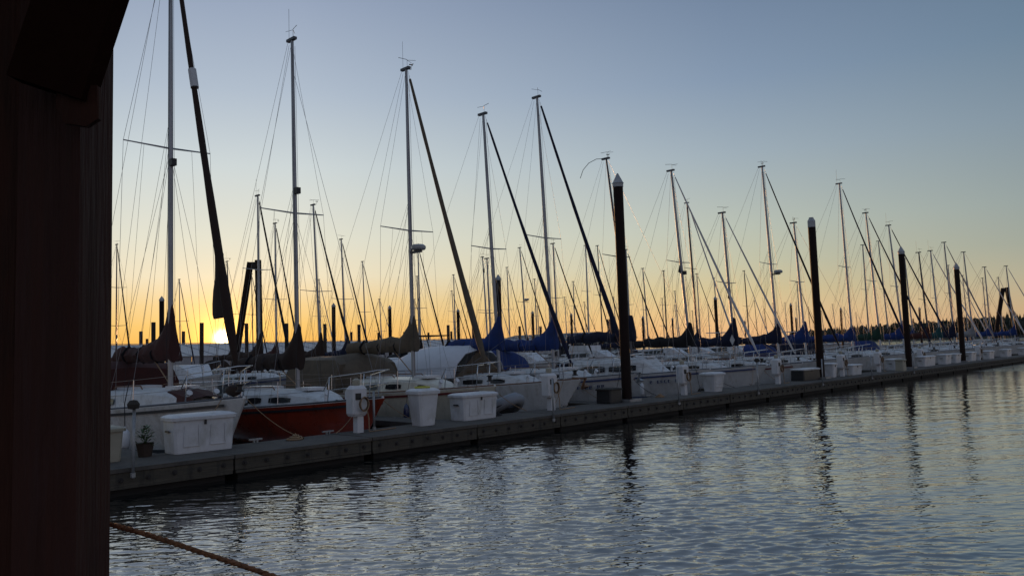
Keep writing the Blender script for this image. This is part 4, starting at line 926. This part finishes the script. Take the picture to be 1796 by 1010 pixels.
# planter
root = thing('planter', 'small potted plant between the pipe post and the large white box', 'potted plant', (5.95, 14.75, DZ))
MB().lathe([(.11,0),(.15,.22),(.16,.24),(.13,.23),(.12,.19)], 0, 0, 12).build('pot', 'pot', root)
m = MB()
for k in range(150):
    a = rnd.uniform(0,6.28); r = rnd.uniform(0,.17); z = .16+rnd.uniform(0,.36); l = rnd.uniform(.05,.10); d = Vector((math.cos(a),math.sin(a),rnd.uniform(-.3,.9)))*l; p = Vector((math.cos(a)*r,math.sin(a)*r,z)); q = d.cross(Vector((0,0,1))).normalized()*.02
    m.add([p, p+d*.5+q, p+d, p+d*.5-q], [(0,1,2,3)])
for k in range(8): a = k*.8; m.tube([(0,0,.2),(math.cos(a)*.07,math.sin(a)*.07,.5)], .005, 3)
tag(m.build('foliage', 'leaf', root), kind='stuff')
# inflatable dinghy, bow up on the dock edge
root = thing('dinghy', 'grey inflatable dinghy with a dark floor, its rounded bow pulled up against the dock', 'dinghy', (16.35, 15.15, .0)); root.rotation_euler = (math.radians(-14), 0, 0)
pts = [(-.52,2.3,.35),(-.54,1.4,.36),(-.52,.8,.38),(-.42,.40,.44),(-.22,.14,.52),(0,.05,.55)]; pts += [(-x,y,z) for x,y,z in reversed(pts[:-1])]
MB().tube([(x,y,z+.28) for x,y,z in pts], .17, 10).build('tube', 'rubber', root, smooth=True, auto=60)
MB().tube([(x*1.27,y-.10 if y < 1 else y,z+.24) for x,y,z in pts], .022, 5).build('rub_band', 'rubber_d', root)
MB().loft([[(-.45,2.2,.5),(.45,2.2,.5)],[(-.45,.9,.5),(.45,.9,.5)],[(-.2,.25,.62),(.2,.25,.62)]], closed=False, caps=False).build('floor', 'rubber_d', root)
MB().box(-.5,.5,2.05,2.12,.35,.95).build('transom', 'teak', root)
MB().box(-.45,.45,1.2,1.42,.86,.89).build('seat', 'teak', root)
# hoses / lines lying on the dock
for k, (t, n) in enumerate(((8.9,14.6),(14.9,14.75),(22.4,14.6))):
    o = MB().loft([[(t+math.cos(a)*(.20-.004*j+.02*math.cos(b)), n+math.sin(a)*(.16-.003*j+.02*math.cos(b)), DZ+.02+.02*(j//16)*1.6+.02*math.sin(b)) for b in [2*PI*q/5 for q in range(5)]] for j, a in enumerate([2*PI*j/16 for j in range(50)])], caps=False).build('coiled_rope', ['rope_n','rope_k','rope_n'][k])
    tag(o, ['tan coil of rope on the dock under the red hull','black coil of rope on the dock right of the wide white dock box','tan coil of rope on the dock right of the tallest piling'][k], 'rope coil')
cl = MB().box(-.14,.14,-.02,.02,.05,.08).box(-.05,-.02,-.02,.02,0,.05).box(.02,.05,-.02,.02,0,.05).mesh('cleat','galv')
for t in (8.2, 9.9, 14.7, 17.9, 20.9, 22.2, 26.6, 29.4):
    for n in (14.93,): inst('cleat', cl, DA, (t-DA.location.x, n-DA.location.y, .45))

# ------------------------------------------------------------------ the boathouse corner the picture is taken from
bh = thing('boathouse', 'very near dark red boarded boathouse wall filling the left edge of the photo', 'boathouse', (0, 0, .35))
C0 = Vector((0, 0, EYE))
def near(xpx, ypx, depth): return C0 + (fw + r2*((xpx-898)/FPX) - u2*((ypx-505)/FPX))*depth
# local frame of the wall: it runs away to the left of the view, square to it
wx = -rt.normalized(); wy = Vector((fw.x, fw.y, 0)).normalized()
E0 = near(195, 600, 1.57) - wy*.12
def wallpart(name, m, a0, a1, d0, d1, z0, z1, parent=bh, bevel=0):
    vs = []
    for z in (z0, z1):
        for a, d in ((a0,d0),(a1,d0),(a1,d1),(a0,d1)):
            p = Vector((E0.x, E0.y, 0))+wx*a+wy*d; vs.append((p.x, p.y, z-.35))
    mm = MB().add(vs, [(0,1,2,3),(7,6,5,4),(0,4,5,1),(1,5,6,2),(2,6,7,3),(3,7,4,0)])
    return mm.build(name, m, parent)
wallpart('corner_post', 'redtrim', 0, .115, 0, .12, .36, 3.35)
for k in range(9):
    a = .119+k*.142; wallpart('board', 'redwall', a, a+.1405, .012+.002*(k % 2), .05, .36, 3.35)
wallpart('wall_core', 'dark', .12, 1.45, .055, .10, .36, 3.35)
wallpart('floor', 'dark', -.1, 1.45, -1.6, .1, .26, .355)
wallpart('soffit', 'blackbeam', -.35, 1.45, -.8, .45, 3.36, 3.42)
a, b = near(205, 68, 1.44), near(236, -26, 1.44); dirv = (b-a).normalized(); side = dirv.cross(wy).normalized()
if side.dot(wx) < 0: side = -side
lo = a-dirv*.13; hi = a+dirv*1.5; wd = .14; off = Vector((0,0,-.35))
vs = [lo, lo+side*wd, hi+side*wd, hi]; vs2 = [p-wy*.045 for p in vs]
MB().add([p+off for p in vs+vs2], [(0,3,2,1),(4,5,6,7),(0,1,5,4),(1,2,6,5),(2,3,7,6),(3,0,4,7)]).build('knee_brace', 'blackbeam', bh)
wallpart('head_beam', 'blackbeam', -.6, 1.45, -.03, .10, 2.62, 2.80) if False else None
br = MB(); p0 = near(100, 150, 1.41); p1 = near(170, 150, 1.41); p2 = near(172, 208, 1.41); p3 = near(150, 222, 1.41); p4 = near(112, 216, 1.41); p5 = near(98, 190, 1.41)
vs = [p+off for p in (p0,p1,p2,p3,p4,p5)]; vs2 = [p+wy*.012 for p in vs]
br.add(vs+vs2, [(0,1,2,3,4,5),(11,10,9,8,7,6)]+[(k,(k+1) % 6,(k+1) % 6+6,k+6) for k in range(6)]).build('bracket_plate', 'redwall', bh)
# mooring rope leaving the boathouse
pa = near(187, 917, 1.62); pb = near(505, 1022, 1.50); pe = near(760, 1150, 1.5)
pts = [near(x, y, lerp(1.62,1.5,(x-187)/318)) for x, y in ((150,896),(187,917),(230,929),(290,947),(350,967),(420,990),(490,1014),(600,1062),(760,1150))]
fine = []
for i in range(len(pts)-1):
    for k in range(6): fine.append(pts[i].lerp(pts[i+1], k/6))
m = MB()
for q in range(3):
    path = []
    for i, p in enumerate(fine):
        a_ = i*.9*2.2+q*2*PI/3; path.append(p+Vector((0,0,1))*math.cos(a_)*.0029+wy*math.sin(a_)*.0029)
    m.tube(path, .0035, 6)
o = m.build('mooring_rope', 'rope_o', smooth=True); tag(o, 'brown-orange mooring rope leaving the near red boathouse at the bottom left', 'rope')
